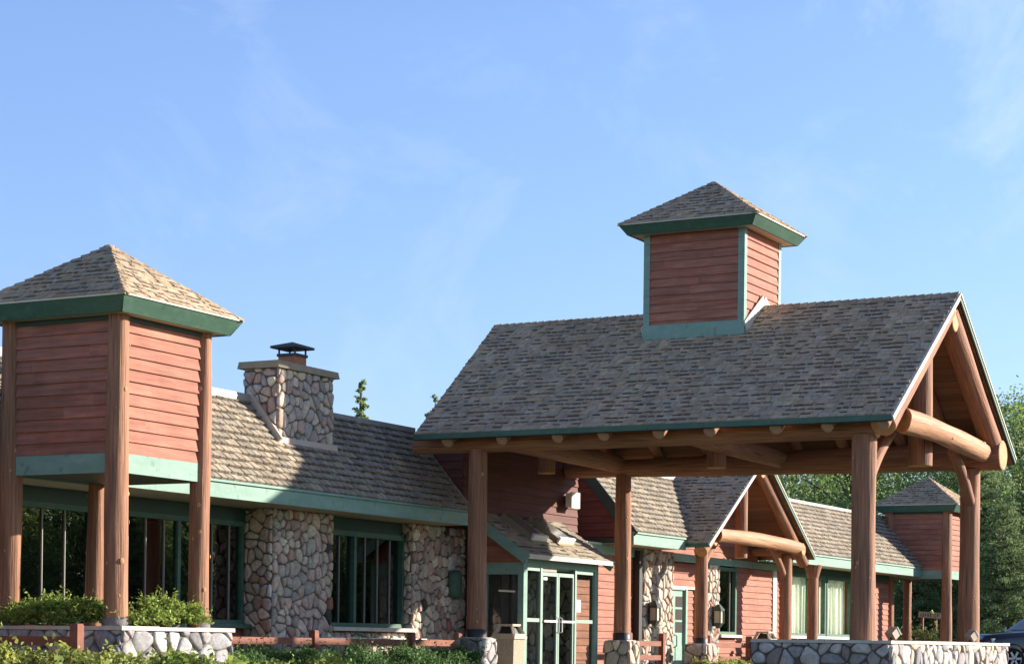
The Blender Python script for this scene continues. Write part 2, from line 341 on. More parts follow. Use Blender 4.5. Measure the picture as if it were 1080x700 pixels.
def stones(mb, org, ud, nd, Wd, Hd, size=.25, seed=1, pal=PAL, gap=.018, depth=.045, slope=None, mats=(0, 1)):
    """fieldstone face Wd x Hd (u along ud, v up), real rounded stones on a recessed mortar sheet; slope(u)->lowest v"""
    ud = Vector(ud); nd = Vector(nd); o = Vector(org); r = random.Random(seed*31+5)
    P = lambda u, v, d: o+ud*u+Vector((0, 0, v))+nd*d
    mb.add([P(0, 0, 0), P(Wd, 0, 0), P(Wd, Hd, 0), P(0, Hd, 0)], [(0, 1, 2, 3)], mats[1])
    pts = voronoi(Wd, Hd, size, seed)
    for i, p in enumerate(pts):
        if not (-size < p[0] < Wd+size and -size < p[1] < Hd+size): continue
        poly = [(0, 0), (Wd, 0), (Wd, Hd), (0, Hd)]
        for k, q in enumerate(pts):
            if k == i: continue
            dx = q[0]-p[0]; dy = q[1]-p[1]; d2 = dx*dx+dy*dy
            if d2 > (size*3.6)**2: continue
            d = math.sqrt(d2)
            if d < 1e-5: poly = []; break
            poly = clip(poly, dx/d, dy/d, (p[0]*dx+p[1]*dy)/d+d/2-gap/2)
            if len(poly) < 3: break
        if len(poly) < 3: continue
        ar = abs(sum(poly[k][0]*poly[(k+1) % len(poly)][1]-poly[(k+1) % len(poly)][0]*poly[k][1] for k in range(len(poly))))/2
        if ar < .004: continue
        for _ in range(2):
            n2 = []; CK = .21
            for k in range(len(poly)):
                a = poly[k]; b = poly[(k+1) % len(poly)]
                n2 += [(a[0]*(1-CK)+b[0]*CK, a[1]*(1-CK)+b[1]*CK), (a[0]*CK+b[0]*(1-CK), a[1]*CK+b[1]*(1-CK))]
            poly = n2
        cx = sum(a[0] for a in poly)/len(poly); cy = sum(a[1] for a in poly)/len(poly); n = len(poly)
        h = depth*r.uniform(.7, 1.25); tu, tv = r.uniform(-.16, .16), r.uniform(-.16, .16); ph = r.uniform(0, 6.28)
        rad = math.sqrt(ar/3.14)
        vs = []
        for sc, hh in ((1.0, 0), (.97, .55), (.84, .88), (.55, 1.0)):
            for a in poly:
                x = (a[0]-cx)*sc; y = (a[1]-cy)*sc; an = math.atan2(y, x)
                wob = 1+.03*math.sin(3*an+ph)
                vs.append(P(cx+x*wob if sc < 1 else cx+x, cy+y*wob if sc < 1 else cy+y, h*hh+(x*tu+y*tv)*(hh > .5)))
        vs.append(P(cx, cy, h*r.uniform(.98, 1.12)))
        fs = []
        for q in range(3):
            for k in range(n): fs.append((q*n+k, q*n+(k+1) % n, (q+1)*n+(k+1) % n, (q+1)*n+k))
        fs += [(3*n+k, 3*n+(k+1) % n, 4*n) for k in range(n)]
        c = r.choice(pal); t = r.uniform(.78, 1.22)
        if r.random() < .025 and pal is PAL: c = r.choice([(.06, .055, .05), (.50, .42, .24), (.34, .14, .10), (.60, .56, .48)])
        mb.add(vs, fs, mats[0], (c[0]*t, c[1]*t, c[2]*t), smooth=True)

def hip_roof(root, cx, cy, hx, hy, ztop, zapex, inset, zbot, wallx, wally, shin='shingle', trim='green'):
    """small pyramid roof > shingles, fascia, soffit. hx,hy half sizes at the eave; fascia leans in to inset at zbot"""
    rb = MB(); cor = [(cx-hx, cy-hy), (cx+hx, cy-hy), (cx+hx, cy+hy), (cx-hx, cy+hy)]; ap = Vector((cx, cy, zapex))
    for i in range(4):
        a = Vector((*cor[i], ztop)); b = Vector((*cor[(i+1) % 4], ztop)); mid = (a+b)/2
        ud = (b-a).normalized(); wid = (b-a).length; vd = (ap-mid); vl = vd.length; vd.normalize(); nd = ud.cross(vd)
        rb.add([a, b, ap], [(0, 1, 2)], 1)
        shingles(rb, a+nd*.012, ud, vd, nd, vl, lambda v: (v/vl*wid/2-.0, wid-v/vl*wid/2+.0) if v < vl*.985 else None, exp=.125, tab=.15, thick=.014)
        # hip caps
        d = (ap-a); n = int(d.length/.13); dn = d.normalized(); out = Vector((a.x-cx, a.y-cy, 0)).normalized(); sd = dn.cross(out).normalized(); nn = sd.cross(dn)
        if nn.z < 0: nn = -nn
        for k in range(n):
            p = a+d*(k/n)+nn*.02; q = a+d*((k+1.15)/n)+nn*.008; w = .085; t = rnd(.6, 1.2)
            rb.add([p-sd*w-nn*.035, p+nn*.012, p+sd*w-nn*.035, q+sd*w-nn*.04, q+nn*.0, q-sd*w-nn*.04], [(0, 1, 4, 5), (1, 2, 3, 4), (0, 2, 1)], 0, (t, t, t))
    rb.lathe((cx, cy, zapex-.02), [(.10, -.04), (.07, .02), (0.001, .04)], 8, 0)
    ro = rb.build('roof', [M[shin], M['under']], root)
    fb = MB()
    for i in range(4):
        a = Vector((*cor[i], ztop)); b = Vector((*cor[(i+1) % 4], ztop)); c = [(cx-hx+inset, cy-hy+inset), (cx+hx-inset, cy-hy+inset), (cx+hx-inset, cy+hy-inset), (cx-hx+inset, cy+hy-inset)]
        a2 = Vector((*c[i], zbot)); b2 = Vector((*c[(i+1) % 4], zbot)); inn = Vector((cx-(a.x+b.x)/2, cy-(a.y+b.y)/2, 0)).normalized()*.03
        fb.add([a2, b2, b+Vector((0, 0, -.012)), a+Vector((0, 0, -.012)), a2+inn, b2+inn, b+inn, a+inn], [(0, 1, 2, 3), (4, 0, 3, 7), (5, 4, 7, 6), (1, 5, 6, 2), (0, 4, 5, 1)], 0)
        ex = Vector((cx-(a.x+b.x)/2, cy-(a.y+b.y)/2, 0)).normalized()*-.012
        fb.add([a+ex+Vector((0, 0, -.016)), b+ex+Vector((0, 0, -.016)), b+ex+Vector((0, 0, .004)), a+ex+Vector((0, 0, .004)), a-ex+Vector((0, 0, -.016)), b-ex+Vector((0, 0, -.016))], [(0, 1, 2, 3), (4, 5, 1, 0)], 1)
    fb.build('fascia', [M[trim], M['cream']], ro)
    sb = MB(); z = zbot+.012
    i0 = (cx-hx+inset+.03, cy-hy+inset+.03, cx+hx-inset-.03, cy+hy-inset-.03)
    sb.add([(i0[0], i0[1], z), (i0[2], i0[1], z), (i0[2], i0[3], z), (i0[0], i0[3], z)], [(3, 2, 1, 0)], 0)
    sb.build('soffit', M['beige'], ro)
    return ro

def window(parent, x0, x1, y, z0, z1, mull=(), thin=(), fr=.09, frmat='green', depth=.10, curtain=False, name='window', sillmat='cream', sill=True, midrail=None):
    f = MB()
    f.box(x0, x0+fr, y-depth, y+.04, z0, z1); f.box(x1-fr, x1, y-depth, y+.04, z0, z1)
    f.box(x0+fr, x1-fr, y-depth, y+.04, z1-fr, z1); f.box(x0+fr, x1-fr, y-depth, y+.04, z0, z0+fr*.8)
    for m in mull: f.box(m-.04, m+.04, y-depth*.8, y+.035, z0+fr*.8, z1-fr)
    if midrail: f.box(x0+fr, x1-fr, y-depth*.7, y+.03, midrail-.03, midrail+.03)
    w = f.build(name, M[frmat], parent)
    if thin:
        for m in thin:
            t = MB(); t.box(m-.008, m+.008, y-.03, y-.004, z0+fr*.8, z1-fr); t.build('glazing_bar', M['blind'], w)
    g = MB(); g.add([(x0+fr, y, z0+fr*.8), (x1-fr, y, z0+fr*.8), (x1-fr, y, z1-fr), (x0+fr, y, z1-fr)], [(0, 1, 2, 3)])
    g.build('pane', M['clearglass' if curtain else 'glass'], w)
    if curtain:
        c = MB(); n = int((x1-x0)/.025); vs = []; 
        for i in range(n+1):
            x = x0+(x1-x0)*i/n; d = .05*math.sin(x*24)+.025*math.sin(x*57+1)
            vs += [(x, y+.16+d, z0), (x, y+.16+d*.7, z1)]
        c.add(vs, [(2*i, 2*i+2, 2*i+3, 2*i+1) for i in range(n)], smooth=True); c.build('curtain', M['curtain'], w)
    if sill:
        s = MB(); s.box(x0-.05, x1+.05, y-depth-.14, y+.02, z0-.07, z0-.003); s.build('sill', M[sillmat], w)
    return w

G = .3                                            # ground level at the lodge
# ------------------------------------------------------------------ ground
def gz(x, y):
    t = min(1, max(0, (x*.879+y*.477-6)/13)); return -.62+(G+.62)*t*t*(3-2*t)
gb = MB(); xs = np.concatenate([np.linspace(-60, -5, 8), np.linspace(-2, 30, 33), np.linspace(40, 600, 20)]); ys = np.concatenate([np.linspace(-300, -20, 12), np.linspace(-16, 30, 24), np.linspace(40, 500, 16)])
gv = [(x, y, gz(x, y)) for y in ys for x in xs]; nx = len(xs)
gb.add(gv, [(j*nx+i, j*nx+i+1, (j+1)*nx+i+1, (j+1)*nx+i) for j in range(len(ys)-1) for i in range(nx-1)], smooth=True)
M['lawn'] = mat('ground_grass', (.085, .12, .035), .95, False, ((.7, .7, .7), .3), None, 'Object', ((20, 20, 20), .3))
M['asphalt'] = mat('asphalt', (.055, .053, .05), .9, False, ((30, 30, 30), .3), ((80, 80, 80), .4, .01), 'Object', ((.3, .3, .3), .15))
M['concrete'] = mat('walk_concrete', (.36, .33, .28), .9, False, ((6, 6, 6), .12))
o = gb.build('ground', M['lawn']); o['kind'] = 'structure'
db = MB(); ring = [(25, 14.6), (25, 2), (90, 2), (90, 15.6), (44, 15.6), (39.6, 16.6), (39.6, 12.2), (31.4, 9), (30, 15)]
def sheet(pts, z, nm, mt):
    b = MB(); b.obox(pts, z-.1, z); q = b.build(nm, M[mt]); q['kind'] = 'structure'; return q
sheet([(26, -8), (95, -8), (95, 10.0), (26, 10.0)], G+.004, 'driveway', 'asphalt')
sheet([(32.9, 10.0), (37.8, 10.0), (37.8, 17.3), (32.9, 17.3)], G+.006, 'drive_lane', 'asphalt')
sheet([(32.2, 17.3), (51, 17.3), (51, 18.4), (32.2, 18.4)], G+.11, 'pavement', 'concrete')

# ------------------------------------------------------------------ the lodge
lodge = thing('lodge_building', 'long low lodge with steep mansard roof, stone piers and red siding', 'building', (36, 21, G))
EY, EZ0, EZ1, RY, RZ = 19.054, 3.144, 3.42, 20.331, 4.938
sl_v = Vector((0, RY-EY, RZ-EZ1)); sl_len = sl_v.length; sl_n = Vector((1, 0, 0)).cross(sl_v.normalized())
def mansard(x0f, x1f, name):
    b = MB(); zf = lambda v: EZ1+(RZ-EZ1)*v/sl_len
    a = [(x0f(EZ1), EY, EZ1), (x1f(EZ1), EY, EZ1), (x1f(RZ), RY, RZ), (x0f(RZ), RY, RZ)]
    off = sl_n*.012
    b.hexa([Vector(p)-sl_n*.08 for p in a], a, 1)
    shingles(b, Vector((0, EY, EZ1))+off, (1, 0, 0), sl_v, sl_n, sl_len, lambda v: (x0f(zf(v)), x1f(zf(v))), exp=.158, tab=.168, thick=.036, regular=.42, gap=.026, light=(.66, 1.3), dash=.85, dashlen=(.74, .99))
    return b.build(name, [M['shingle2'], M['under']], lodge)
GX, GW, GY0, GEZ, GRZ = 47.362, 3.431, 18.477, 3.301, 5.569
gsl = (GRZ-GEZ)/GW
mr = mansard(lambda z: 10, lambda z: 34.03+.0*(z-EZ1), 'mansard_roof')
mr2 = mansard(lambda z: 41.2, lambda z: GX-GW+.06+max(0, (z-GEZ))/gsl, 'mansard_roof')
mr3 = mansard(lambda z: GX+GW-.06-max(0, (z-GEZ))/gsl, lambda z: 61.73, 'mansard_roof')
cb = MB(); cb.box(10, 28.75, RY-.06, RY+.35, RZ-.03, RZ+.10); cb.box(30.4, 34.05, RY-.05, RY+.35, RZ-.02, RZ+.06)
cb.build('ridge_coping', M['metal'], mr)
cb = MB(); cb.box(41.18, 46.2, RY-.05, RY+.35, RZ-.02, RZ+.06); cb.build('ridge_coping', M['metal'], mr2)
cb = MB(); cb.box(48.5, 62.0, RY-.05, RY+.35, RZ-.02, RZ+.06); cb.build('ridge_coping', M['metal'], mr3)
for x0, x1, pr in ((10, 34.05, mr), (41.15, 43.95, mr2), (50.78, 61.72, mr3)):
    f = MB(); xx = x0
    while xx < x1-.01:
        xe = min(xx+4.87, x1); f.box(xx+.0015, xe-.0015, EY-.012, EY+.025, EZ0, EZ1-.045); xx = xe
    f.build('fascia', M['teal'], pr)
    f = MB(); f.hexa([(x0, EY-.05, EZ1-.042), (x1, EY-.05, EZ1-.042), (x1, EY+.03, EZ1-.042), (x0, EY+.03, EZ1-.042)], [(x0, EY-.03, EZ1-.004), (x1, EY-.03, EZ1-.004), (x1, EY+.03, EZ1-.002), (x0, EY+.03, EZ1-.002)])
    f.build('drip_edge', M['teal'], pr)
    s = MB(); s.box(x0, x1, EY+.026, 20.42, EZ0+.012, EZ0+.03); s.build('soffit', M['beige'], pr)
fr = MB(); fr.box(10, 34.1, RY+.1, 30, RZ-.15, RZ-.06); fr.box(41.2, 61.7, RY+.1, 30, RZ-.15, RZ-.06); fr.box(34.1, 41.2, 20.5, 30, RZ-.15, RZ-.06); fr.build('flat_roof', M['under'], lodge)
bw = MB(); bw.box(10, 61.7, 29.8, 30, G-.2, RZ-.07); bw.box(10, 10.2, 20.4, 29.8, G-.2, RZ-.16); bw.build('back_wall', M['red'], lodge)
# stone piers in the front wall
ST = 19.80
def stone_wall(name, x0, x1, sd0=None, sd1=None, seed=1, z1=EZ0+.01, y=ST):
    b = MB(); b.box(x0+.004, x1-.004, y+.004, 20.43, G-.1, z1, 1)
    stones(b, (x0, y, G-.05), (1, 0, 0), (0, -1, 0), x1-x0, z1-G+.05, .16, seed)
    if sd0: stones(b, (x0, sd0, G-.05), (0, -1, 0), (-1, 0, 0), sd0-y, z1-G+.05, .16, seed+50)
    if sd1: stones(b, (x1, y, G-.05), (0, 1, 0), (1, 0, 0), sd1-y, z1-G+.05, .16, seed+70)
    return b.build(name, [M['stone'], M['mortar']], lodge)
stone_wall('stone_wall', 28.70, 30.48, 20.36, None, 3)
stone_wall('stone_wall', 33.15, 35.1, 20.02, None, 9)
stone_wall('stone_wall', 43.28, 44.93, 19.95, 20.1, 14, EZ0+.01)
stone_wall('stone_wall', 46.86, 47.72, 20.1, 20.0, 21, 2.955)
# windows
def frieze(x0, x1, y, z0, z1, m='deepgreen'):
    b = MB(); b.box(x0, x1, y, y+.12, z0, z1); return b.build('frieze_board', M[m], lodge)
WY = 20.36
frieze(10, 28.7, WY-.05, 2.93, EZ0+.005)
for x0, x1, mu, th in ((19.3, 21.9, (), (20.1, 21.0)), (21.95, 24.78, (), (22.75, 23.66, 24.16)), (24.82, 28.62, (26.88, ), (25.2, 25.62, 26.06, 26.52, 27.35, 27.78, 28.25))):
    window(lodge, x0, x1, WY, 1.25, 2.93, mu, th, .08, 'green', .06, sillmat='green')
b = MB(); siding(b, (10, WY+.02, G), (1, 0, 0), (0, -1, 0), G-.1, 1.2, lambda z: (0, 18.7)); siding(b, (10, WY+.02, G), (1, 0, 0), (0, -1, 0), 1.2, 3.0, lambda z: (0, 9.3)); b.build('siding_wall', M['red'], lodge)
frieze(30.48, 33.15, 19.97, 2.92, EZ0+.005)
w2 = window(lodge, 30.5, 33.13, 20.02, 1.24, 2.92, (31.47,), (31.03, 31.88, 32.3, 32.72), .09, 'green', .10, sill=False)
s = MB(); s.box(30.40, 33.2, 19.68, 20.05, 1.17, 1.235); s.build('sill', M['cap'], w2)
b = MB(); stones(b, (30.48, 19.9, G-.05), (1, 0, 0), (0, -1, 0), 2.67, 1.2-G, .175, 33); b.box(30.485, 33.145, 19.905, 20.3, G-.1, 1.168, 1)
b.build('stone_wall', [M['stone'], M['mortar']], lodge)
b = MB(); b.box(30.3, 33.25, 19.66, 19.9, .99, 1.055); b.box(33.35, 34.1, 19.68, 19.82, 1.0, 1.055); b.build('ledge', M['white'], lodge)
# entrance block under the portico: red wall with its shade put into the colour
BX0, BX1, BY = 34.15, 38.92, 19.3
PX, PW, PW2, PY0, PY1, PY1R, PRZ, PEZ = 35.388, 3.571, 3.717, 10.331, 18.974, 19.352, 7.041, 4.621
psl = (PRZ-PEZ)/PW
def blk(z):
    lo = max(BX0, PX-(PRZ-.18-z)/psl); hi = min(BX1, PX+(PRZ-.16-z)/psl)
    return (lo, hi) if hi-lo > .05 else None
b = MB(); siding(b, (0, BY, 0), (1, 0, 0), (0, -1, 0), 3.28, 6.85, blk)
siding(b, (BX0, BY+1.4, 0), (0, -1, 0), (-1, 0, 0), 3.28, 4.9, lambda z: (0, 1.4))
b.box(BX0+.01, BX1, BY+.02, 20.6, 3.27, 4.93, 0); b.build('entrance_wall', M['redshade'], lodge)
b = MB(); siding(b, (0, 20.45, 0), (1, 0, 0), (0, -1, 0), 3.16, 4.95, lambda z: (38.8, 41.3)); b.box(38.8, 41.3, 20.47, 20.7, 3.1, 4.95); b.build('siding_wall', M['redshade'], lodge)
b = MB(); b.box(38.9, 41.25, 19.80, 20.5, 3.145, 3.19); b.build('roof_ledge', M['cream'], lodge)
# left gable end of the right wing
gy = lambda z: EY+(z-EZ1)*(RY-EY)/(RZ-EZ1)
b = MB(); siding(b, (41.22, 20.6, 0), (0, -1, 0), (-1, 0, 0), EZ0+.02, RZ-.02, lambda z: (0, 20.6-max(EY+.05, gy(z)+.06))); b.build('gable_siding', M['redshade'], lodge)
b = MB(); b.beam((41.17, EY-.01, EZ1-.10), (41.17, RY, RZ-.10), .03, .24, 0, tuple(sl_n)); b.box(41.155, 41.185, EY, 20.5, EZ0, EZ0+.14); b.build('barge_board', M['deepgreen'], lodge)
b = MB(); b.beam((34.05, EY-.01, EZ1-.06), (34.05, RY, RZ-.06), .025, .14, 0, tuple(sl_n)); b.build('barge_board', M['flash'], lodge)
# front wall of the right wing
SY = 19.87
b = MB(); siding(b, (0, SY, 0), (1, 0, 0), (0, -1, 0), G-.1, 2.94, lambda z: (38.0, 43.25)); b.box(38.0, 43.25, SY+.01, 20.4, G-.1, 2.95); b.build('siding_wall', M['red'], lodge)
frieze(38.9, 43.27, SY-.06, 2.94, EZ0+.005, 'teal')
b = MB(); siding(b, (0, 20.0, 0), (1, 0, 0), (0, -1, 0), 2.40, 2.94, lambda z: (44.95, 46.84)); b.box(44.94, 46.85, 20.01, 20.4, 2.36, 2.95); b.build('siding_wall', M['red'], lodge)
b = MB(); b.box(44.94, 46.85, 19.95, 20.03, 2.33, 2.395); b.build('lintel_trim', M['cream'], lodge)
frieze(44.94, 51.75, SY-.06, 2.96, 3.13, 'teal')
b = MB(); siding(b, (0, 19.9, 0), (1, 0, 0), (0, -1, 0), 3.13, 5.4, lambda z: (max(44.2, GX-(GRZ-.12-z)/gsl), min(50.5, GX+(GRZ-.12-z)/gsl)) if GRZ-.15-z > 0 else None); b.build('gable_siding', M['red'], lodge)
# green door with small panes
db_ = MB(); DX0, DX1 = 44.98, 46.05
db_.box(DX0, DX1, 20.0, 20.06, G, 2.30)
for a, c in ((DX0+.04, DX0+.50), (DX0+.57, DX1-.04)):
    for z0, z1 in ((G+.12, 1.0),):
        db_.box(a+.04, c-.04, 19.985, 20.0, z0, z1)
door = db_.build('door', M['teal'], lodge)
for a, c in ((DX0+.07, DX0+.47), (DX0+.60, DX1-.07)):
    for k in range(3):
        z0 = 1.30+k*.30; b = MB(); b.add([(a, 19.996, z0), (c, 19.996, z0), (c, 19.996, z0+.25), (a, 19.996, z0+.25)], [(0, 1, 2, 3)]); b.build('pane', M['dark'], door)
b = MB(); b.tube([(DX0+.55, 19.99, .95), (DX0+.55, 19.93, .98), (DX0+.55, 19.93, 1.22), (DX0+.55, 19.99, 1.25)], .014); b.build('handle', M['black'], door)
b = MB(); b.box(DX1, DX1+.10, 19.93, 20.08, G, 2.33); b.box(DX0-.05, DX1, 19.95, 20.08, 2.30, 2.33); b.build('door_frame', M['teal'], lodge)
b = MB(); siding(b, (0, 20.02, 0), (1, 0, 0), (0, -1, 0), G, 2.33, lambda z: (DX1+.10, 46.86)); b.build('siding_wall', M['red'], lodge)
wd = window(lodge, 47.76, 49.0, 19.93, 1.28, 2.93, (), (48.7,), .09, 'green', .09, sillmat='cream')
b = MB(); siding(b, (0, SY, 0), (1, 0, 0), (0, -1, 0), G-.1, 1.20, lambda z: (47.7, 49.03)); siding(b, (0, SY, 0), (1, 0, 0), (0, -1, 0), G-.1, 2.95, lambda z: (49.03, 51.45)); b.box(49.03, 51.6, SY+.01, 20.4, G-.1, 2.95); b.box(47.7, 49.03, SY+.01, 20.4, G-.1, 1.2); b.build('siding_wall', M['red'], lodge)
b = MB(); b.box(51.45, 51.70, SY-.05, SY+.15, G, 2.955); b.build('corner_trim', M['cream'], lodge)
window(lodge, 52.4, 55.55, 19.93, 1.30, 2.96, (54.25,), (), .09, 'green', .08, True, sillmat='white')
window(lodge, 55.62, 57.75, 19.93, 1.30, 2.96, (), (), .09, 'green', .08, True, sillmat='white')
frieze(51.7, 61.0, SY-.04, 2.96, EZ0+.005, 'deepgreen')
b = MB(); siding(b, (0, SY, 0), (1, 0, 0), (0, -1, 0), G-.1, 1.22, lambda z: (51.7, 61.0)); siding(b, (0, SY, 0), (1, 0, 0), (0, -1, 0), 1.22, 2.95, lambda z: (57.8, 61.0)); siding(b, (0, SY, 0), (1, 0, 0), (0, -1, 0), 1.22, 2.95, lambda z: (51.7, 52.4)); b.box(57.8, 60.99, SY+.01, 29, G-.1, 2.95); b.build('siding_wall', M['red'], lodge)
b = MB(); b.log((52.75, 19.22, G), (52.75, 19.22, 2.85), .15, .14, knots=6); b.log((52.75, 19.22, 2.83), (52.75, 19.22, 3.15), .15, .24); b.build('log_post', [M['log'], M['logend']], lodge)
b = MB(); b.box(42.86, 43.02, 19.68, 19.84, G, 3.1); b.build('downspout', M['black'], lodge)
# dark rooms behind the glass
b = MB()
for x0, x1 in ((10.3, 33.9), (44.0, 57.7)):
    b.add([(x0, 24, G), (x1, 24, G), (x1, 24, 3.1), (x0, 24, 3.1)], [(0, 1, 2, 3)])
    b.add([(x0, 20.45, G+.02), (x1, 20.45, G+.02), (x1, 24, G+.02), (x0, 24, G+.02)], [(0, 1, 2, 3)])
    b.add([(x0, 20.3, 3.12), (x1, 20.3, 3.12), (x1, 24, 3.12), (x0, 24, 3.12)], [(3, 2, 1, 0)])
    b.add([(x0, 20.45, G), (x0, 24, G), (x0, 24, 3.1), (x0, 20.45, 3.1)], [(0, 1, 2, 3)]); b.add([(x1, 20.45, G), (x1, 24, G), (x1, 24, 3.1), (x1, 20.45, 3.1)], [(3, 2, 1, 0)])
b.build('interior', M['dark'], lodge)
# chimney
ch = MB(); CX0, CX1, CYF, CYB, CZ = 28.78, 30.45, 19.80, 20.45, 5.47
ch.box(CX0+.005, CX1-.005, CYF+.005, CYB, 3.9, CZ, 1)
stones(ch, (CX0, CYF, 4.12), (1, 0, 0), (0, -1, 0), CX1-CX0, CZ-4.12, .155, 5); stones(ch, (CX0, CYB, 4.12), (0, -1, 0), (-1, 0, 0), CYB-CYF, CZ-4.12, .155, 6); stones(ch, (CX1, CYF, 4.12), (0, 1, 0), (1, 0, 0), CYB-CYF, CZ-4.12, .155, 8)
cho = ch.build('chimney', [M['stone'], M['mortar']], lodge)
b = MB(); b.hexa([(CX0-.09, CYF-.09, CZ), (CX1+.09, CYF-.09, CZ), (CX1+.09, CYB+.09, CZ), (CX0-.09, CYB+.09, CZ)], [(CX0-.07, CYF-.07, CZ+.115), (CX1+.07, CYF-.07, CZ+.115), (CX1+.07, CYB+.07, CZ+.115), (CX0-.07, CYB+.07, CZ+.115)]); b.build('chimney_cap', M['tancap'], cho)
FXc, FYc = 29.72, 20.14
b = MB(); b.box(FXc-.17, FXc+.17, FYc-.17, FYc+.17, CZ+.1, 5.77); b.build('flue', M['flue'], cho)
b = MB(); b.box(FXc-.19, FXc+.19, FYc-.19, FYc+.19, 5.77, 5.815)
for sx in (-1, 1):
    for sy in (-1, 1): b.box(FXc+sx*.16-.012, FXc+sx*.16+.012, FYc+sy*.16-.012, FYc+sy*.16+.012, 5.81, 5.92)
h = .27; b.add([(FXc-h, FYc-h, 5.905), (FXc+h, FYc-h, 5.905), (FXc+h, FYc+h, 5.905), (FXc-h, FYc+h, 5.905), (FXc-h, FYc-h, 5.945), (FXc+h, FYc-h, 5.945), (FXc+h, FYc+h, 5.945), (FXc-h, FYc+h, 5.945), (FXc, FYc, 6.03)],
      [(3, 2, 1, 0), (0, 1, 5, 4), (1, 2, 6, 5), (2, 3, 7, 6), (3, 0, 4, 7), (4, 5, 8), (5, 6, 8), (6, 7, 8), (7, 4, 8)]); b.build('flue_hood', M['black'], cho)
b = MB(); zc = EZ1+(CYF-EY)*(RZ-EZ1)/(RY-EY)
b.box(CX0-.05, CX1+.03, CYF-.10, CYF-.055, zc-.18, zc+.02); b.box(CX0-.05, CX1+.03, CYF-.12, CYF-.10, zc-.23, zc-.10)
b.beam((CX0-.055, CYF-.10, zc-.06), (CX0-.055, RY+.02, RZ+.12), .05, .16, 0, tuple(sl_n)); b.build('flashing', M['flash'], cho)

# ------------------------------------------------------------------ corner towers
def tower(tx, ty, label, near):
    ts = 1.759; t = thing('corner_tower', label, 'tower', (tx+ts/2, ty+ts/2, G), 'square log towers at the two ends of the lodge')
    c = (tx+ts/2, ty+ts/2)
    for (px, py), r, nm in (((tx, ty), .152, 0), ((tx+ts, ty), .14, 0), ((tx, ty+ts), .15, 0), ((tx+ts, ty+ts), .14, 0)):
        zb = 1.05 if near else G-.05
        if py > ty+1 and px > tx+1: zb = G-.05
        zt = 5.12 if not (py > ty+1 and px > tx+1) else 3.1
        b = MB(); b.log((px, py, zb), (px, py, zt), r*1.07, r*.92, wob=.085, n=30, seg=22, knots=18)
        lp = b.build('log_post', [M['log'], M['logend']], t)
        if near:
            b = MB(); b.lathe((px, py, zb+.02), [(r*1.14, 0), (r*1.13, .17), (r*1.0, .18)], 20); b.build('post_base', M['greyfoot'], lp)
    b = MB(); w = lambda z: (.05, ts-.05)
    o = .035
    siding(b, (tx, ty-o, 0), (1, 0, 0), (0, -1, 0), 3.337, 5.20, w); siding(b, (tx-o, ty+ts, 0), (0, -1, 0), (-1, 0, 0), 3.337, 5.20, w)
    siding(b, (tx+ts+o, ty, 0), (0, 1, 0), (1, 0, 0), 3.337, 5.20, w); siding(b, (tx+ts, ty+ts+o, 0), (-1, 0, 0), (0, 1, 0), 3.337, 5.20, w)
    b.box(tx-.02, tx+ts+.02, ty-.02, ty+ts+.02, 3.15, 5.15, 0); b.build('siding_wall', M['red'], t)
    b = MB(); d = .062
    for q in ((tx-.02, tx+ts+.02, ty-d, ty-.03), (tx-.02, tx+ts+.02, ty+ts+.03, ty+ts+d), (tx-d, tx-.03, ty-.02, ty+ts+.02), (tx+ts+.03, tx+ts+d, ty-.02, ty+ts+.02)): b.box(*q, 3.089, 3.338)
    b.build('band_board', M['teal'], t)
    b = MB(); b.box(tx-.028, tx+ts+.028, ty-.028, ty+ts+.028, 3.10, 3.135); b.build('ceiling', M['deepgreen'], t)
    b = MB(); z0 = 5.10
    for q in ((tx-.03, tx+ts+.03, ty-.07, ty-.04), (tx-.07, tx-.04, ty-.03, ty+ts+.03), (tx+ts+.04, tx+ts+.07, ty-.03, ty+ts+.03)): b.box(*q, z0-.07, z0)
    b.build('frieze_board', M['deepgreen'], t)
    hip_roof(t, *c, ts/2+.396, ts/2+.396, 5.29, 6.19, .12, 5.08, 0, 0)
    return t
tower(21.315, 17.105, 'large square log tower with pyramid roof standing in the stone planter', True)
tower(61.74, 18.3, 'small distant square log tower with pyramid roof at far end of lodge', False)

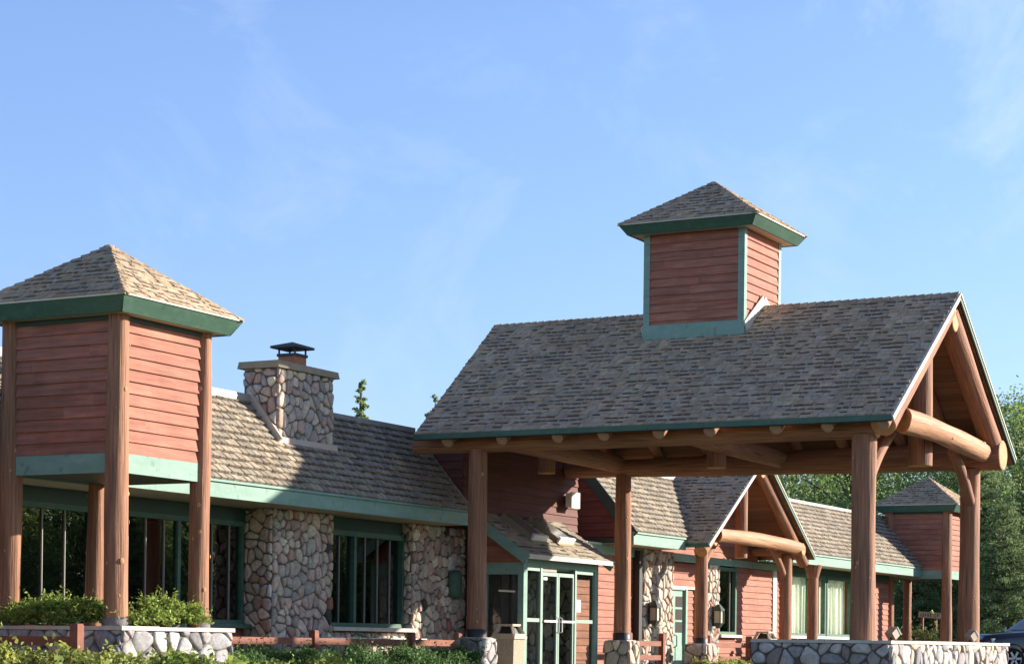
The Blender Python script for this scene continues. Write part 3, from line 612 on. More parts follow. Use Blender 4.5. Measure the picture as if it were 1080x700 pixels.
# ------------------------------------------------------------------ gabled log structures
def gable_frame(root, X, wn, wf, Y0, Y1, Y1r, rz, ez, thick, npl, rake_near='cream', eave='green', nrows=.148, shin='shingle'):
    """roof (> deck, rake boards) of a gable with its ridge along Y"""
    sl = (rz-ez)/wn
    roofs = []
    for sgn, w in ((-1, wn), (1, wf)):
        ze = rz-w*sl
        e0 = Vector((X+sgn*w, Y0, ze)); r0 = Vector((X, Y0, rz)); r1 = Vector((X, Y1r, rz)); e1 = Vector((X+sgn*w, Y1, ze))
        b = MB(); dn = Vector((0, 0, -thick))
        ud = Vector((0, -sgn, 0)) if sgn < 0 else Vector((0, 1, 0))
        if sgn < 0: org = e1; ud = Vector((0, -1, 0))
        else: org = e0; ud = Vector((0, 1, 0))
        vd = (r0-e0).normalized(); nd = ud.cross(vd); vl = (r0-e0).length
        lo = Vector((0, 0, -.02))
        q = [e0+lo, r0+lo, r1+lo, e1+lo]
        q2 = [p+dn for p in q]
        b.add(q+q2, [(0, 1, 2, 3) if sgn > 0 else (3, 2, 1, 0), (0, 4, 5, 1), (1, 5, 6, 2), (2, 6, 7, 3), (3, 7, 4, 0)], 1)
        if sgn < 0: sp = lambda v: (-(Y1r-Y1)*v/vl-.0, (Y1-Y0))
        else: sp = lambda v: (0, (Y1-Y0)+(Y1r-Y1)*v/vl)
        shingles(b, org, ud, vd, nd, vl, sp, exp=nrows, tab=.165, thick=.017)
        ro = b.build('roof', [M[shin], M['under']], root); roofs.append(ro)
        # plank ceiling
        p = MB(); n = npl
        for k in range(n):
            a0, a1 = k/n, (k+1)/n-.0012
            f = lambda t, y: Vector((X+sgn*w*(1-t), y, ze+(rz-ze)*t-.02-thick-.004))
            yb0 = Y1+(Y1r-Y1)*a0; t = rnd(.75, 1.2)
            p.add([f(a0, Y0+.02), f(a1, Y0+.02), f(a1, yb0), f(a0, yb0)], [(0, 1, 2, 3), (3, 2, 1, 0)][:1], 0, (t, t*.97, t*.95), [(Y0, k*.3), (Y0, k*.3+.2), (yb0, k*.3+.2), (yb0, k*.3)])
        p.build('ceiling', M['plank'], ro)
        # rake boards at the front end
        m = MB()
        off = Vector((0, -.012, -.055)); m.beam(e0+off, r0+off+Vector((-sgn*-.0, 0, 0)), .03, .10, 0, (0, 0, 1))
        m.build('rake_board', M[rake_near if sgn < 0 else 'green'], ro)
        m = MB(); m.beam(e0+Vector((0, -.03, -.012)), r0+Vector((0, -.03, -.012)), .02, .03); m.build('rake_trim', M['cream'], ro)
        m = MB(); m.beam(e0+Vector((sgn*.0, 0, -.05)), e1+Vector((0, 0, -.05)), .03, .09); m.build('eave_board', M[eave], ro)
    # ridge cap
    b = MB(); y = Y0
    while y < Y1r:
        t = rnd(.6, 1.15); ye = min(y+.15, Y1r)
        b.add([(X-.13, y, rz-.13*sl+.018), (X, y, rz+.028), (X+.13, y, rz-.13*sl+.018), (X-.13, ye, rz-.13*sl+.006), (X, ye, rz+.012), (X+.13, ye, rz-.13*sl+.006)], [(0, 1, 4, 3), (1, 2, 5, 4), (0, 2, 1)], 0, (t, t, t)); y = ye
    b.build('ridge_cap', M[shin], roofs[0])
    return roofs, sl

portico = thing('entrance_portico', 'big log-post entrance portico with dark shingled gable roof', 'portico', (35.4, 14.5, G))
proofs, ps = gable_frame(portico, PX, PW, PW2, PY0, PY1, PY1R, PRZ, PEZ, .09, 26)
LM = [M['log'], M['logend']]
def logpart(root, name, *a, **k):
    b = MB(); b.log(*a, **k); return b.build(name, LM, root)
PBZ = 1.07
for x, y, r, zt in ((32.385, 10.961, .20, 4.36), (38.386, 10.961, .185, 4.28), (32.385, 18.002, .168, 4.36), (38.386, 18.002, .165, 4.38)):
    po = logpart(portico, 'log_post', (x, y, PBZ-.05), (x, y, zt), r*1.05, r*.96, wob=.06, n=30, seg=16, knots=14)
    if y > 15:
        b = MB(); b.lathe((x, y, PBZ), [(r*1.1, 0), (r*1.1, .15), (r*1.0, .16)], 20); b.build('post_base', M['black'], po)
        h = .25; b = MB(); zz = G-.05; ht = PBZ-zz
        b.box(x-h+.01, x+h-.01, y-h+.01, y+h-.01, zz, PBZ-.002, 1)
        for og, ud, nd in (((x-h, y-h, zz), (1, 0, 0), (0, -1, 0)), ((x-h, y+h, zz), (0, -1, 0), (-1, 0, 0)), ((x+h, y-h, zz), (0, 1, 0), (1, 0, 0)), ((x+h, y+h, zz), (-1, 0, 0), (0, 1, 0))): stones(b, og, ud, nd, 2*h, ht, .23, int(x*7+nd[0]*3+nd[1]*5), PALW if x < 35 else PAL, depth=.045)
        b.hexa([(x-h-.02, y-h-.02, PBZ-.02), (x+h+.02, y-h-.02, PBZ-.02), (x+h+.02, y+h+.02, PBZ-.02), (x-h-.02, y+h+.02, PBZ-.02)], [(x-h+.05, y-h+.05, PBZ+.015), (x+h-.05, y-h+.05, PBZ+.015), (x+h-.05, y+h-.05, PBZ+.015), (x-h+.05, y+h-.05, PBZ+.015)], 2)
        b.build('stone_pier', [M['stone'], M['mortar'], M['cap']], portico)
logpart(portico, 'plate_log', (32.385, 10.75, 4.47), (32.385, 19.25, 4.47), .165, .155)
logpart(portico, 'plate_log', (38.386, 10.36, 4.53), (38.386, 19.25, 4.51), .275, .165, knots=4)
logpart(portico, 'ridge_log', (PX, 10.40, 6.58), (PX, 19.25, 6.58), .20, .18)
for y in (10.5+.0, 11.41, 12.28, 13.42, 14.33, 15.34, 16.2, 17.27, 18.35):
    for sg in (-1, 1):
        if sg > 0 and y < 11: continue
        xe = PX+sg*3.5; f = lambda x: PRZ-abs(x-PX)*ps-.11-.085
        b = MB(); b.log((xe, y, f(xe)), (PX+sg*.15, y, f(PX+sg*.15)), .105, .10); b.build('rafter_log', [M['log'], M['raftend']], portico)
for sg in (-1, 1):
    f = lambda x: PRZ-abs(x-PX)*ps-.11-.21
    logpart(portico, 'rake_log', (PX+sg*3.3, 10.56, f(PX+sg*3.3)), (PX+sg*.05, 10.56, f(PX)), .20, .185)
logpart(portico, 'king_post', (PX, 10.98, 4.12), (PX, 10.98, 6.45), .20, .19)
b = MB(); b.log((32.80, 10.46, 4.62), (38.1, 10.66, 4.58), .195, .185, bow=(0, 0, .03), wob=.07, knots=7, cut0=(0, -1.1, 0)); b.build('collar_log', [M['logpale'], M['logend']], portico)
logpart(portico, 'brace_log', (37.15, 10.93, 4.52), (38.33, 10.93, 3.62), .10, .105, bow=(.05, 0, .05))
logpart(portico, 'brace_log', (33.62, 10.93, 4.52), (32.44, 10.93, 3.62), .10, .105, bow=(-.05, 0, .05))
for y in (14.75, 18.2):
    logpart(portico, 'king_post', (PX, y, 4.20), (PX, y, 6.45), .17, .16)
    logpart(portico, 'collar_log', (32.45, y-.22, 4.62), (38.3, y-.1, 4.60), .17, .18)
# cupola on the portico roof
CU0, CUY, CUS, CUSY = 34.527, 13.927, 1.715, 1.874
b = MB(); x0, x1, y0, y1 = CU0, CU0+CUS, CUY, CUY+CUSY
zb = 6.3
siding(b, (x0, y0, 0), (1, 0, 0), (0, -1, 0), zb, 8.30, lambda z: (.03, CUS-.03), .153); siding(b, (x0, y1, 0), (0, -1, 0), (-1, 0, 0), zb, 8.30, lambda z: (.03, CUSY-.03), .153)
siding(b, (x1, y0, 0), (0, 1, 0), (1, 0, 0), zb, 8.30, lambda z: (.03, CUSY-.03), .153); siding(b, (x1, y1, 0), (-1, 0, 0), (0, 1, 0), zb, 8.30, lambda z: (.03, CUS-.03), .153)
b.box(x0+.01, x1-.01, y0+.01, y1-.01, 6.2, 8.3)
cup = b.build('cupola', M['red'], portico)
for cx, cy, sx, sy in ((x0, y0, 1, 1), (x1, y0, -1, 1), (x0, y1, 1, -1), (x1, y1, -1, -1)):
    b = MB(); b.obox([(cx-sx*.03, cy-sy*.03), (cx+sx*.09, cy-sy*.03), (cx+sx*.09, cy+sy*.02), (cx+sx*.02, cy+sy*.02), (cx+sx*.02, cy+sy*.09), (cx-sx*.03, cy+sy*.09)][::int(sx*sy)], 6.3, 8.30); b.build('corner_trim', M['teal'], cup)
b = MB(); zr = lambda x: PRZ-abs(x-PX)*psl
b.box(x0-.045, x0-.028, y0-.035, y1+.035, zr(x0)-.05, zr(x0)+.235); b.build('base_board', M['teal'], cup)
for yy in (y0-.05, y1+.05):
    b = MB(); b.beam((x0-.01, yy, zr(x0)+.11), (PX, yy, PRZ+.11), .028, .20); b.beam((PX, yy, PRZ+.105), (x1+.01, yy, zr(x1)+.105), .026, .20); b.build('base_flashing', M['cream'], cup)
hip_roof(cup, x0+CUS/2, y0+CUSY/2, CUS/2+.377, CUSY/2+.377, 8.471, 9.35, .119, 8.293, 0, 0)

# ------------------------------------------------------------------ small gabled porch further along
porch = thing('gabled_porch', 'smaller log gable porch on the lodge front beyond the portico', 'porch', (GX, 18.9, G))
groofs, gs = gable_frame(porch, GX, GW, GW, GY0, 20.2, 20.75, GRZ, GEZ, .07, 20)
for x in (44.657, 50.061):
    po = logpart(porch, 'log_post', (x, 18.95, 1.0), (x, 18.95, 3.28), .15, .14, knots=7)
    b = MB(); b.lathe((x, 18.95, 1.02), [(.165, 0), (.165, .15), (.15, .16)], 20); b.build('post_base', M['black'], po)
    h = .27; b = MB(); zz = G-.05; y = 18.95; b.box(x-h+.01, x+h-.01, y-h+.01, y+h-.01, zz, 1.03, 1)
    for og, ud, nd in (((x-h, y-h, zz), (1, 0, 0), (0, -1, 0)), ((x-h, y+h, zz), (0, -1, 0), (-1, 0, 0)), ((x+h, y-h, zz), (0, 1, 0), (1, 0, 0))): stones(b, og, ud, nd, 2*h, 1.03-zz, .24, int(x*5+nd[1]*3), depth=.05)
    b.hexa([(x-h-.02, y-h-.02, 1.01), (x+h+.02, y-h-.02, 1.01), (x+h+.02, y+h+.02, 1.01), (x-h-.02, y+h+.02, 1.01)], [(x-h+.06, y-h+.06, 1.05), (x+h-.06, y-h+.06, 1.05), (x+h-.06, y+h-.06, 1.05), (x-h+.06, y+h-.06, 1.05)], 2)
    b.build('stone_pier', [M['stone'], M['mortar'], M['cap']], porch)
logpart(porch, 'plate_log', (44.657, 18.62, 3.40), (44.657, 19.85, 3.40), .13, .13)
logpart(porch, 'plate_log', (50.1, 18.52, 3.44), (50.1, 19.85, 3.42), .155, .14)
logpart(porch, 'ridge_log', (GX, 18.55, 5.16), (GX, 19.85, 5.16), .15)
for sg in (-1, 1):
    f = lambda x: GRZ-abs(x-GX)*gs-.10-.17
    logpart(porch, 'rake_log', (GX+sg*3.3, 18.72, f(GX+sg*3.3)), (GX+sg*.05, 18.72, f(GX)), .145, .135)
logpart(porch, 'king_post', (GX, 19.08, 3.12), (GX, 19.08, 5.0), .15, .14)
b = MB(); b.log((44.75, 18.6, 3.52), (50.2, 18.66, 3.46), .165, .155, bow=(0, 0, .05), wob=.07, knots=5, cut0=(0, -.9, 0)); b.build('collar_log', [M['logpale'], M['logend']], porch)
logpart(porch, 'brace_log', (49.0, 18.98, 3.5), (50.0, 18.98, 2.75), .085, .085, bow=(.04, 0, .04))
logpart(porch, 'brace_log', (45.7, 18.98, 3.5), (44.72, 18.98, 2.75), .085, .085, bow=(-.04, 0, .04))

# ------------------------------------------------------------------ glazed vestibule
vest = thing('glass_vestibule', 'glazed teal-framed entrance vestibule with sloping skylit roof under the portico', 'vestibule', (36.4, 18.8, G))
VX0, VX1, VY, VB = 34.83, 37.98, 18.41, BY-.03
ve, vt = Vector((34.51, 18.11, 2.64)), Vector((34.51, BY-.03, 3.43)); vl_ = (vt-ve); vn = Vector((1, 0, 0)).cross(vl_.normalized())
b = MB(); q = [(34.51, 18.11, 2.62), (38.15, 18.11, 2.62), (38.15, VB, 3.41), (34.51, VB, 3.41)]
b.hexa([(p[0], p[1], p[2]-.06) for p in q], q, 1)
shingles(b, ve, (1, 0, 0), vl_, vn, vl_.length, lambda v: (0, 3.64), exp=.14, tab=.28, thick=.016)
vro = b.build('roof', [M['shingle2'], M['under']], vest)
b = MB(); b.box(34.49, 38.17, 18.07, 18.10, 2.555, 2.64); b.build('fascia', M['cream'], vro)
for x in (34.50, 38.15):
    b = MB(); b.beam((x, 18.11, 2.53), (x, VB, 3.32), .03, .19); b.build('rake_board', M['teal'], vro)
for x0, x1 in ((35.42, 35.98), (36.52, 37.16)):
    d = vl_.normalized(); P = lambda x, t, h: Vector((x, ve.y, ve.z))+d*t+vn*h
    b = MB(); b.hexa([P(x0, .53, 0), P(x1, .53, 0), P(x1, 1.33, 0), P(x0, 1.33, 0)], [P(x0+.02, .53, .10), P(x1-.02, .53, .10), P(x1-.02, 1.33, .10), P(x0+.02, 1.33, .10)], 0); b.hexa([P(x0-.06, .42, .005), P(x1+.06, .42, .005), P(x1+.06, .50, .005), P(x0-.06, .50, .005)], [P(x0-.06, .42, .03), P(x1+.06, .42, .03), P(x1+.06, .5, .03), P(x0-.06, .5, .03)])
    sk = b.build('skylight', M['tancap'], vro)
    b = MB(); b.hexa([P(x0-.01, .495, .004), P(x1+.01, .495, .004), P(x1+.01, .528, .004), P(x0-.01, .528, .004)], [P(x0-.01, .495, .145), P(x1+.01, .495, .145), P(x1+.01, .55, .145), P(x0-.01, .55, .145)]); b.build('curb', M['white'], sk)
    b = MB(); b.add([P(x0+.05, .6, .104), P(x1-.05, .6, .104), P(x1-.05, 1.31, .104), P(x0+.05, 1.31, .104)], [(0, 1, 2, 3)]); b.build('pane', mat('skylight_pane', (.16, .15, .12), .15), sk)
b = MB(); fy0, fy1 = VY-.06, VY+.06
for x0, x1 in ((VX0-.02, VX0+.13), (VX1-.13, VX1+.02)): b.box(x0, x1, fy0, fy1, G, 2.6)
b.box(VX0+.13, VX1-.13, fy0, fy1, 2.43, 2.6); b.box(VX0+.0, VX1, fy1, VB, 2.40, 2.56)
b.box(VX0-.02, VX0+.08, VB-.12, VB, G, 2.5); b.box(VX0-.02, VX0+.06, fy1, VB, 2.28, 2.5); b.box(VX0-.02, VX0+.06, fy1, VB-.12, G, G+.5)
b.box(VX1-.06, VX1+.02, fy1, VB, 2.28, 2.5); b.box(VX1-.06, VX1+.02, fy1, VB, G, G+.3); b.build('frame', M['teal'], vest)
b = MB(); siding(b, (VX0-.02, VB, 0), (0, -1, 0), (-1, 0, 0), 2.5, 3.3, lambda z: (0, max(.02, min(VB-18.4, (3.32-z)/.79*1.16)))); b.build('gable_siding', M['red'], vest)
gm = mat('storefront_frame', (.24, .32, .265), .45, False, ((4, 4, 4), .08), None, 'Object', None, .3)
b = MB(); X = [VX0+.13, 35.56, 37.02, VX1-.13]
for x in X[1:3]: b = MB(); b.box(x-.035, x+.035, VY-.05, VY+.05, G, 2.43); b.build('door_jamb', gm, vest)
for a, c in ((X[0], X[1]), (X[2], X[3])):
    for q in ((1.40, 1.47), (G, G+.15), (2.36, 2.43)): b = MB(); b.box(a+.001, c-.001, VY-.035, VY+.035, *q); b.build('sidelight_rail', gm, vest)
for q in [[(a, VY, G), (c, VY, G), (c, VY, 2.4), (a, VY, 2.4)] for a, c in ((X[0], X[1]-.035), (X[2]+.035, X[3]))]+[[(VX0+.02, VB, G), (VX0+.02, VY, G), (VX0+.02, VY, 2.3), (VX0+.02, VB, 2.3)], [(VX1-.02, VY, G), (VX1-.02, VB, G), (VX1-.02, VB, 2.3), (VX1-.02, VY, 2.3)]]:
    sp = MB(); sp.add(q, [(0, 1, 2, 3)]); sp.build('pane', M['doorglass'], vest)
mid = (X[1]+X[2])/2
for a, c, hx in ((X[1]+.04, mid-.006, mid-.07), (mid+.006, X[2]-.04, mid+.07)):
    b = MB(); y0, y1 = VY-.03, VY+.03
    b.box(a, a+.055, y0, y1, G+.01, 2.35); b.box(c-.055, c, y0, y1, G+.01, 2.35); b.box(a+.055, c-.055, y0, y1, 2.28, 2.35); b.box(a+.055, c-.055, y0, y1, G+.01, G+.2)
    d = b.build('door', gm, vest)
    b = MB(); b.box(a+.05, c-.05, VY-.075, VY-.055, 1.40, 1.44); b.tube([(hx, VY-.03, 1.2), (hx, VY-.09, 1.22), (hx, VY-.09, 1.48), (hx, VY-.03, 1.5)], .012); b.build('handle', M['white'], d)
    b = MB(); b.add([(a+.05, VY, G+.2), (c-.05, VY, G+.2), (c-.05, VY, 2.3), (a+.05, VY, 2.3)], [(0, 1, 2, 3)]); b.build('pane', M['doorglass'], d)
b = MB(); b.box(X[1]+.05, mid-.05, VY-.02, VY+.02, 2.36, 2.43); b.box(VX0+.03, VX1-.03, fy1, VB, G+.01, G+.03); b.build('threshold', M['concrete'], vest)
for q, nm in (((35.66, 35.82, VY-.036, VY-.032, 2.2, 2.255), 'door_sticker'), ((37.15, 37.33, VY-.006, VY-.002, 1.62, 1.86), 'paper_notice')):
    b = MB(); b.box(*q); b.build(nm, M['white'], vest)
b = MB(); stones(b, (36.25, VB-.03, G), (1, 0, 0), (0, -1, 0), 1.7, 2.1, .22, 77); stones(b, (VX1-.09, VB-.03, G), (0, -1, 0), (-1, 0, 0), .35, 2.1, .22, 78); b.box(36.25, 37.92, VB-.025, VB-.002, G, 2.38, 1); b.build('stone_wall', [M['stone'], M['mortar']], vest)
b = MB(); b.box(34.95, 36.25, VB-.03, VB-.002, G, 2.38); b.build('inner_doorway', M['dark'], vest)

# ------------------------------------------------------------------ planters
def planter(label, x0, x1, y0, y1, ztop, seed, pal, palr, size=.27):
    t = thing('stone_planter', label, 'planter', ((x0+x1)/2, (y0+y1)/2, G))
    b = MB(); zb = G-.1; H = ztop-.05-zb
    b.box(x0+.005, x1-.005, y0+.005, y1, zb, ztop-.05, 1)
    stones(b, (x0, y0, zb), (1, 0, 0), (0, -1, 0), x1-x0, H, size, seed, palr); stones(b, (x0, y1, zb), (0, -1, 0), (-1, 0, 0), y1-y0, H, size, seed+1, pal)
    stones(b, (x1, y0, zb), (0, 1, 0), (1, 0, 0), y1-y0, H, size, seed+2, palr); b.build('wall', [M['stone'], M['mortar']], t)
    b = MB(); o = .05; w = .26
    def run(xa, xb, ya, yb, ax):
        p = (xa if ax == 0 else ya); e = (xb if ax == 0 else yb)
        while p < e-.01:
            q = min(p+rnd(.55, .95), e); q = e if e-q < .25 else q; dz = rnd(-.004, .004)
            if ax == 0: b.box(p+.003, q-.003, ya, yb, ztop-.05, ztop+dz)
            else: b.box(xa, xb, p+.003, q-.003, ztop-.05, ztop+dz)
            p = q
    run(x0-o, x1+o, y0-o, y0+w, 0); run(x0-o, x0+w, y0+w, y1, 1); run(x1-w, x1+o, y0+w, y1, 1)
    b.build('cap', M['cap'], t)
    b = MB(); b.box(x0+w, x1-w, y0+w, y1, ztop-.1, ztop-.04); b.build('soil', M['soil'], t)
    return t
planter('pale stone planter at left holding the log tower and junipers', 20.84, 23.14, 16.63, 20.3, 1.132, 101, PALW, PALW, .25)
planter('long pale stone planter under the two front portico posts', 32.02, 38.95, 10.40, 12.7, 1.10, 131, [(.42, .37, .345), (.32, .29, .275), (.50, .455, .42), (.35, .27, .24), (.56, .52, .475)], PALW+PAL[:4], .21)

# ------------------------------------------------------------------ lamps, bins, fences, floodlights, sign
def lantern(x, y, z0, z1, label):
    t = thing('wall_lantern', label, 'lamp', (x, y, z0), 'lanterns beside the green door')
    b = MB(); b.box(x-.07, x+.07, y-.02, y, z0+.05, z1-.05); b.box(x-.12, x+.12, y-.24, y-.02, z1-.16, z1-.12); b.hexa([(x-.12, y-.24, z1-.12), (x+.12, y-.24, z1-.12), (x+.12, y-.02, z1-.12), (x-.12, y-.02, z1-.12)], [(x-.04, y-.16, z1), (x+.04, y-.16, z1), (x+.04, y-.10, z1), (x-.04, y-.10, z1)])
    b.hexa([(x-.04, y-.16, z0), (x+.04, y-.16, z0), (x+.04, y-.10, z0), (x-.04, y-.10, z0)], [(x-.11, y-.23, z0+.13), (x+.11, y-.23, z0+.13), (x+.11, y-.03, z0+.13), (x-.11, y-.03, z0+.13)])
    for sx in (-.1, .1):
        for yy in (y-.22, y-.04): b.box(x+sx-.012, x+sx+.012, yy-.012, yy+.012, z0+.12, z1-.15)
    b.build('housing', M['iron'], t)
    b = MB(); b.box(x-.085, x+.085, y-.205, y-.055, z0+.13, z1-.16); b.build('lamp_glass', M['lampglass'], t)
lantern(43.55, 19.74, 1.42, 2.0, 'black lantern on the stone pier left of the green door')
lantern(47.28, 19.74, 1.42, 2.0, 'black lantern on the narrow stone pier right of the green door')
t = thing('wall_lamp', 'half-round green wall lamp on the stone between window and portico post', 'lamp', (34.6, 19.72, 1.85))
b = MB(); n = 12; vs = []
for zz, r in ((1.83, .12), (1.90, .17), (2.28, .17), (2.35, .12)):
    for k in range(n+1): vs.append((34.60-math.cos(math.pi*k/n)*r*1.05, 19.73-math.sin(math.pi*k/n)*r*.9, zz))
b.add(vs, [(q*(n+1)+k, q*(n+1)+k+1, (q+1)*(n+1)+k+1, (q+1)*(n+1)+k) for q in range(3) for k in range(n)]+[tuple(range(n, -1, -1)), tuple(range(3*n+3, 4*n+4))], smooth=True); b.build('shade', M['green'], t)
b = MB(); b.box(34.48, 34.72, 19.725, 19.75, 1.87, 2.31); b.build('back_plate', M['iron'], t)
t = thing('flood_lamp', 'small white box flood lamp high on the dark red entrance wall', 'lamp', (38.4, BY, 3.9))
b = MB(); b.box(38.18, 38.55, 19.05, 19.09, 3.74, 4.06); b.box(38.20, 38.53, 19.09, 19.20, 3.76, 4.04); b.build('housing', M['white'], t)
b = MB(); b.box(38.31, 38.43, 19.2, 19.29, 3.84, 3.96); b.build('bracket', M['black'], t)
def floodlight(x, y, z, rz, label):
    t = thing('floodlight', label, 'floodlight', (x, y, z), 'ground floodlights on the portico planter', rz)
    b = MB(); c = Vector((0, 0, .12)); 
    b.beam(c+Vector((-.02, 0, -.03)), c+Vector((.09, 0, .06)), .17, .14, 0); o = MB(); o.v, o.f, o.mi, o.c, o.uv, o.sm = b.v, b.f, b.mi, b.c, b.uv, b.sm
    L_ = world_loc(t); b.v = [tuple(Vector(p)+L_) for p in b.v]; b.build('housing', M['bin'], t)
    b = MB(); b.beam(c+Vector((.092, 0, .062)), c+Vector((.10, 0, .068)), .19, .16); b.v = [tuple(Vector(p)+L_) for p in b.v]; b.build('lens', M['white'], t)
    b = MB(); b.tube([(0, 0, -.03), (0, 0, .08)], .012); b.v = [tuple(Vector(p)+L_) for p in b.v]; b.build('stake', M['black'], t)
floodlight(33.35, 10.80, 1.08, R(-25), 'little boxy floodlight on the planter beside the thick front post')
floodlight(37.65, 10.72, 1.08, R(-30), 'little boxy floodlight on the planter at foot of the outer post')
def bin_(x, y, label, zt=1.34):
    t = thing('litter_bin', label, 'litter bin', (x, y, G), 'stone litter bins by the entrance')
    b = MB(); w = .215; w2 = .19
    b.hexa([(x-w2, y-w2, G), (x+w2, y-w2, G), (x+w2, y+w2, G), (x-w2, y+w2, G)], [(x-w, y-w, zt-.27), (x+w, y-w, zt-.27), (x+w, y+w, zt-.27), (x-w, y+w, zt-.27)]); b.build('body', M['aggregate'], t)
    b = MB(); b.box(x-w-.03, x+w+.03, y-w-.03, y+w+.03, zt-.27, zt-.22)
    k = .13; lo = [(x-w, y-w), (x+w, y-w), (x+w, y+w), (x-w, y+w)]; hi = [(x-k, y-k), (x+k, y-k), (x+k, y+k), (x-k, y+k)]
    for i in range(4):
        b.beam((*lo[i], zt-.23), (*hi[i], zt-.03), .05, .05)
        b.beam((*lo[i], zt-.2), (*lo[(i+1) % 4], zt-.2), .04, .05)
    b.box(x-k-.03, x+k+.03, y-k-.03, y+k+.03, zt-.04, zt); hd = b.build('hood', M['bin'], t)
    b = MB(); b.hexa([(x-w+.05, y-w+.05, zt-.22), (x+w-.05, y-w+.05, zt-.22), (x+w-.05, y+w-.05, zt-.22), (x-w+.05, y+w-.05, zt-.22)], [(x-k+.04, y-k+.04, zt-.05), (x+k-.04, y-k+.04, zt-.05), (x+k-.04, y+k-.04, zt-.05), (x-k+.04, y+k-.04, zt-.05)]); b.build('liner', M['black'], hd)
bin_(34.05, 18.24, 'tan stone litter bin beside the glass vestibule')
bin_(48.0, 18.70, 'tan stone litter bin in front of the small gabled porch', 1.36)
def fence(label, posts, rails, zt):
    t = thing('rail_fence', label, 'fence', (*posts[0], G), 'low brown rail fences')
    for i, (x, y) in enumerate(posts):
        b = MB(); b.box(x-.06, x+.06, y-.06, y+.06, G-.1, zt); b.hexa([(x-.06, y-.06, zt), (x+.06, y-.06, zt), (x+.06, y+.06, zt), (x-.06, y+.06, zt)], [(x-.045, y-.045, zt+.02), (x+.045, y-.045, zt+.02), (x+.045, y+.045, zt+.02), (x-.045, y+.045, zt+.02)]); b.build('post', M['fence'], t)
    for (a, c) in zip(posts[:-1], posts[1:]):
        for z in rails:
            d = (Vector(c)-Vector(a)).normalized(); b = MB(); b.beam((a[0]+d.x*.06, a[1]+d.y*.06, z), (c[0]-d.x*.06, c[1]-d.y*.06, z), .045, .11); b.build('rail', M['fence'], t)
fence('low brown rail fence beside the left stone planter', [(19.9, 16.55), (19.9, 19.0), (19.9, 21.5)], (.94, .55), 1.13)
fence('low brown rail fence in front of the stone pier and window', [(25.5, 18.95), (28.68, 18.95), (31.75, 18.95), (33.4, 18.95)], (.98, .6), 1.14)
fence('short brown rail fence before the lantern pier left of the door', [(41.3, 19.2), (43.05, 19.2)], (1.03, .72), 1.24)
fence('brown rail fence between the two posts of the small porch', [(45.35, 19.05), (47.85, 19.05), (49.5, 19.05)], (1.02, .7), 1.22)
fence('brown rail fence stubs below the curtained windows', [(51.35, 19.15), (52.75, 18.9), (54.3, 18.9)], (.95, .6), 1.18)
t = thing('wooden_sign', 'small tan wooden sign with carved lettering beyond the far tower', 'sign', (68.6, 20.9, G))
M['signwood'] = mat('sign_wood', (.55, .42, .26), .7, False, ((3, 3, 12), .2))
b = MB(); b.beam((68.5, 21.25, 2.15), (68.7, 20.55, 2.10), .05, .20); b.build('board', M['signwood'], t)
b = MB()
for k in range(8):
    y = 21.18-k*.075; x = 68.5+.2*(21.25-y)/.7-.03; h = (.05, .07, .045, .06, .07, .05, .065, .05)[k]
    b.box(x-.004, x+.004, y-.022, y-.008, 2.13-h, 2.13+h)
    if k % 2: b.box(x-.004, x+.004, y-.04, y-.008, 2.10, 2.12)
b.build('lettering', M['black'], t)
b = MB(); b.box(68.53, 68.62, 21.1, 21.19, G, 2.06); b.box(68.6, 68.69, 20.66, 20.75, G, 2.02); b.build('post', M['fence'], t)

# ------------------------------------------------------------------ plants
def leaves(name, mt, P, Nrm, size, tone, parent=None, asp=.5, fold=.0):
    n = len(P); r = rng
    a = r.normal(size=(n, 3)); a -= Nrm*np.sum(a*Nrm, 1)[:, None]; a /= np.linalg.norm(a, axis=1)[:, None]+1e-9
    b = np.cross(Nrm, a); sz = (size*r.uniform(.6, 1.3, n))[:, None]
    V = np.stack([P-a*sz*.5, P+b*sz*asp*.5+Nrm*sz*fold, P+a*sz*.5, P-b*sz*asp*.5+Nrm*sz*fold], 1).reshape(-1, 3)
    org = np.array(world_loc(parent)) if parent else np.zeros(3)
    me = bpy.data.meshes.new(name); me.vertices.add(4*n); me.vertices.foreach_set('co', (V-org).astype(np.float32).ravel())
    me.loops.add(4*n); me.loops.foreach_set('vertex_index', np.arange(4*n, dtype=np.int32)); me.polygons.add(n)
    me.polygons.foreach_set('loop_start', np.arange(0, 4*n, 4, dtype=np.int32)); me.polygons.foreach_set('loop_total', np.full(n, 4, dtype=np.int32))
    me.materials.append(mt); me.update(calc_edges=True)
    at = me.color_attributes.new('tone', 'FLOAT_COLOR', 'POINT'); c = np.repeat(np.concatenate([tone, np.ones((n, 1))], 1), 4, 0)
    at.data.foreach_set('color', c.astype(np.float32).ravel())
    o = bpy.data.objects.new(name, me); COL.objects.link(o)
    if parent: o.parent = parent
    return o
def unit(v): return v/(np.linalg.norm(v, axis=1)[:, None]+1e-9)
def tones(n, lo=.6, hi=1.4, warm=.15):
    t = rng.uniform(lo, hi, n); w = rng.uniform(-warm, warm, n); return np.stack([t*(1+w), t, t*(1-w)], 1)
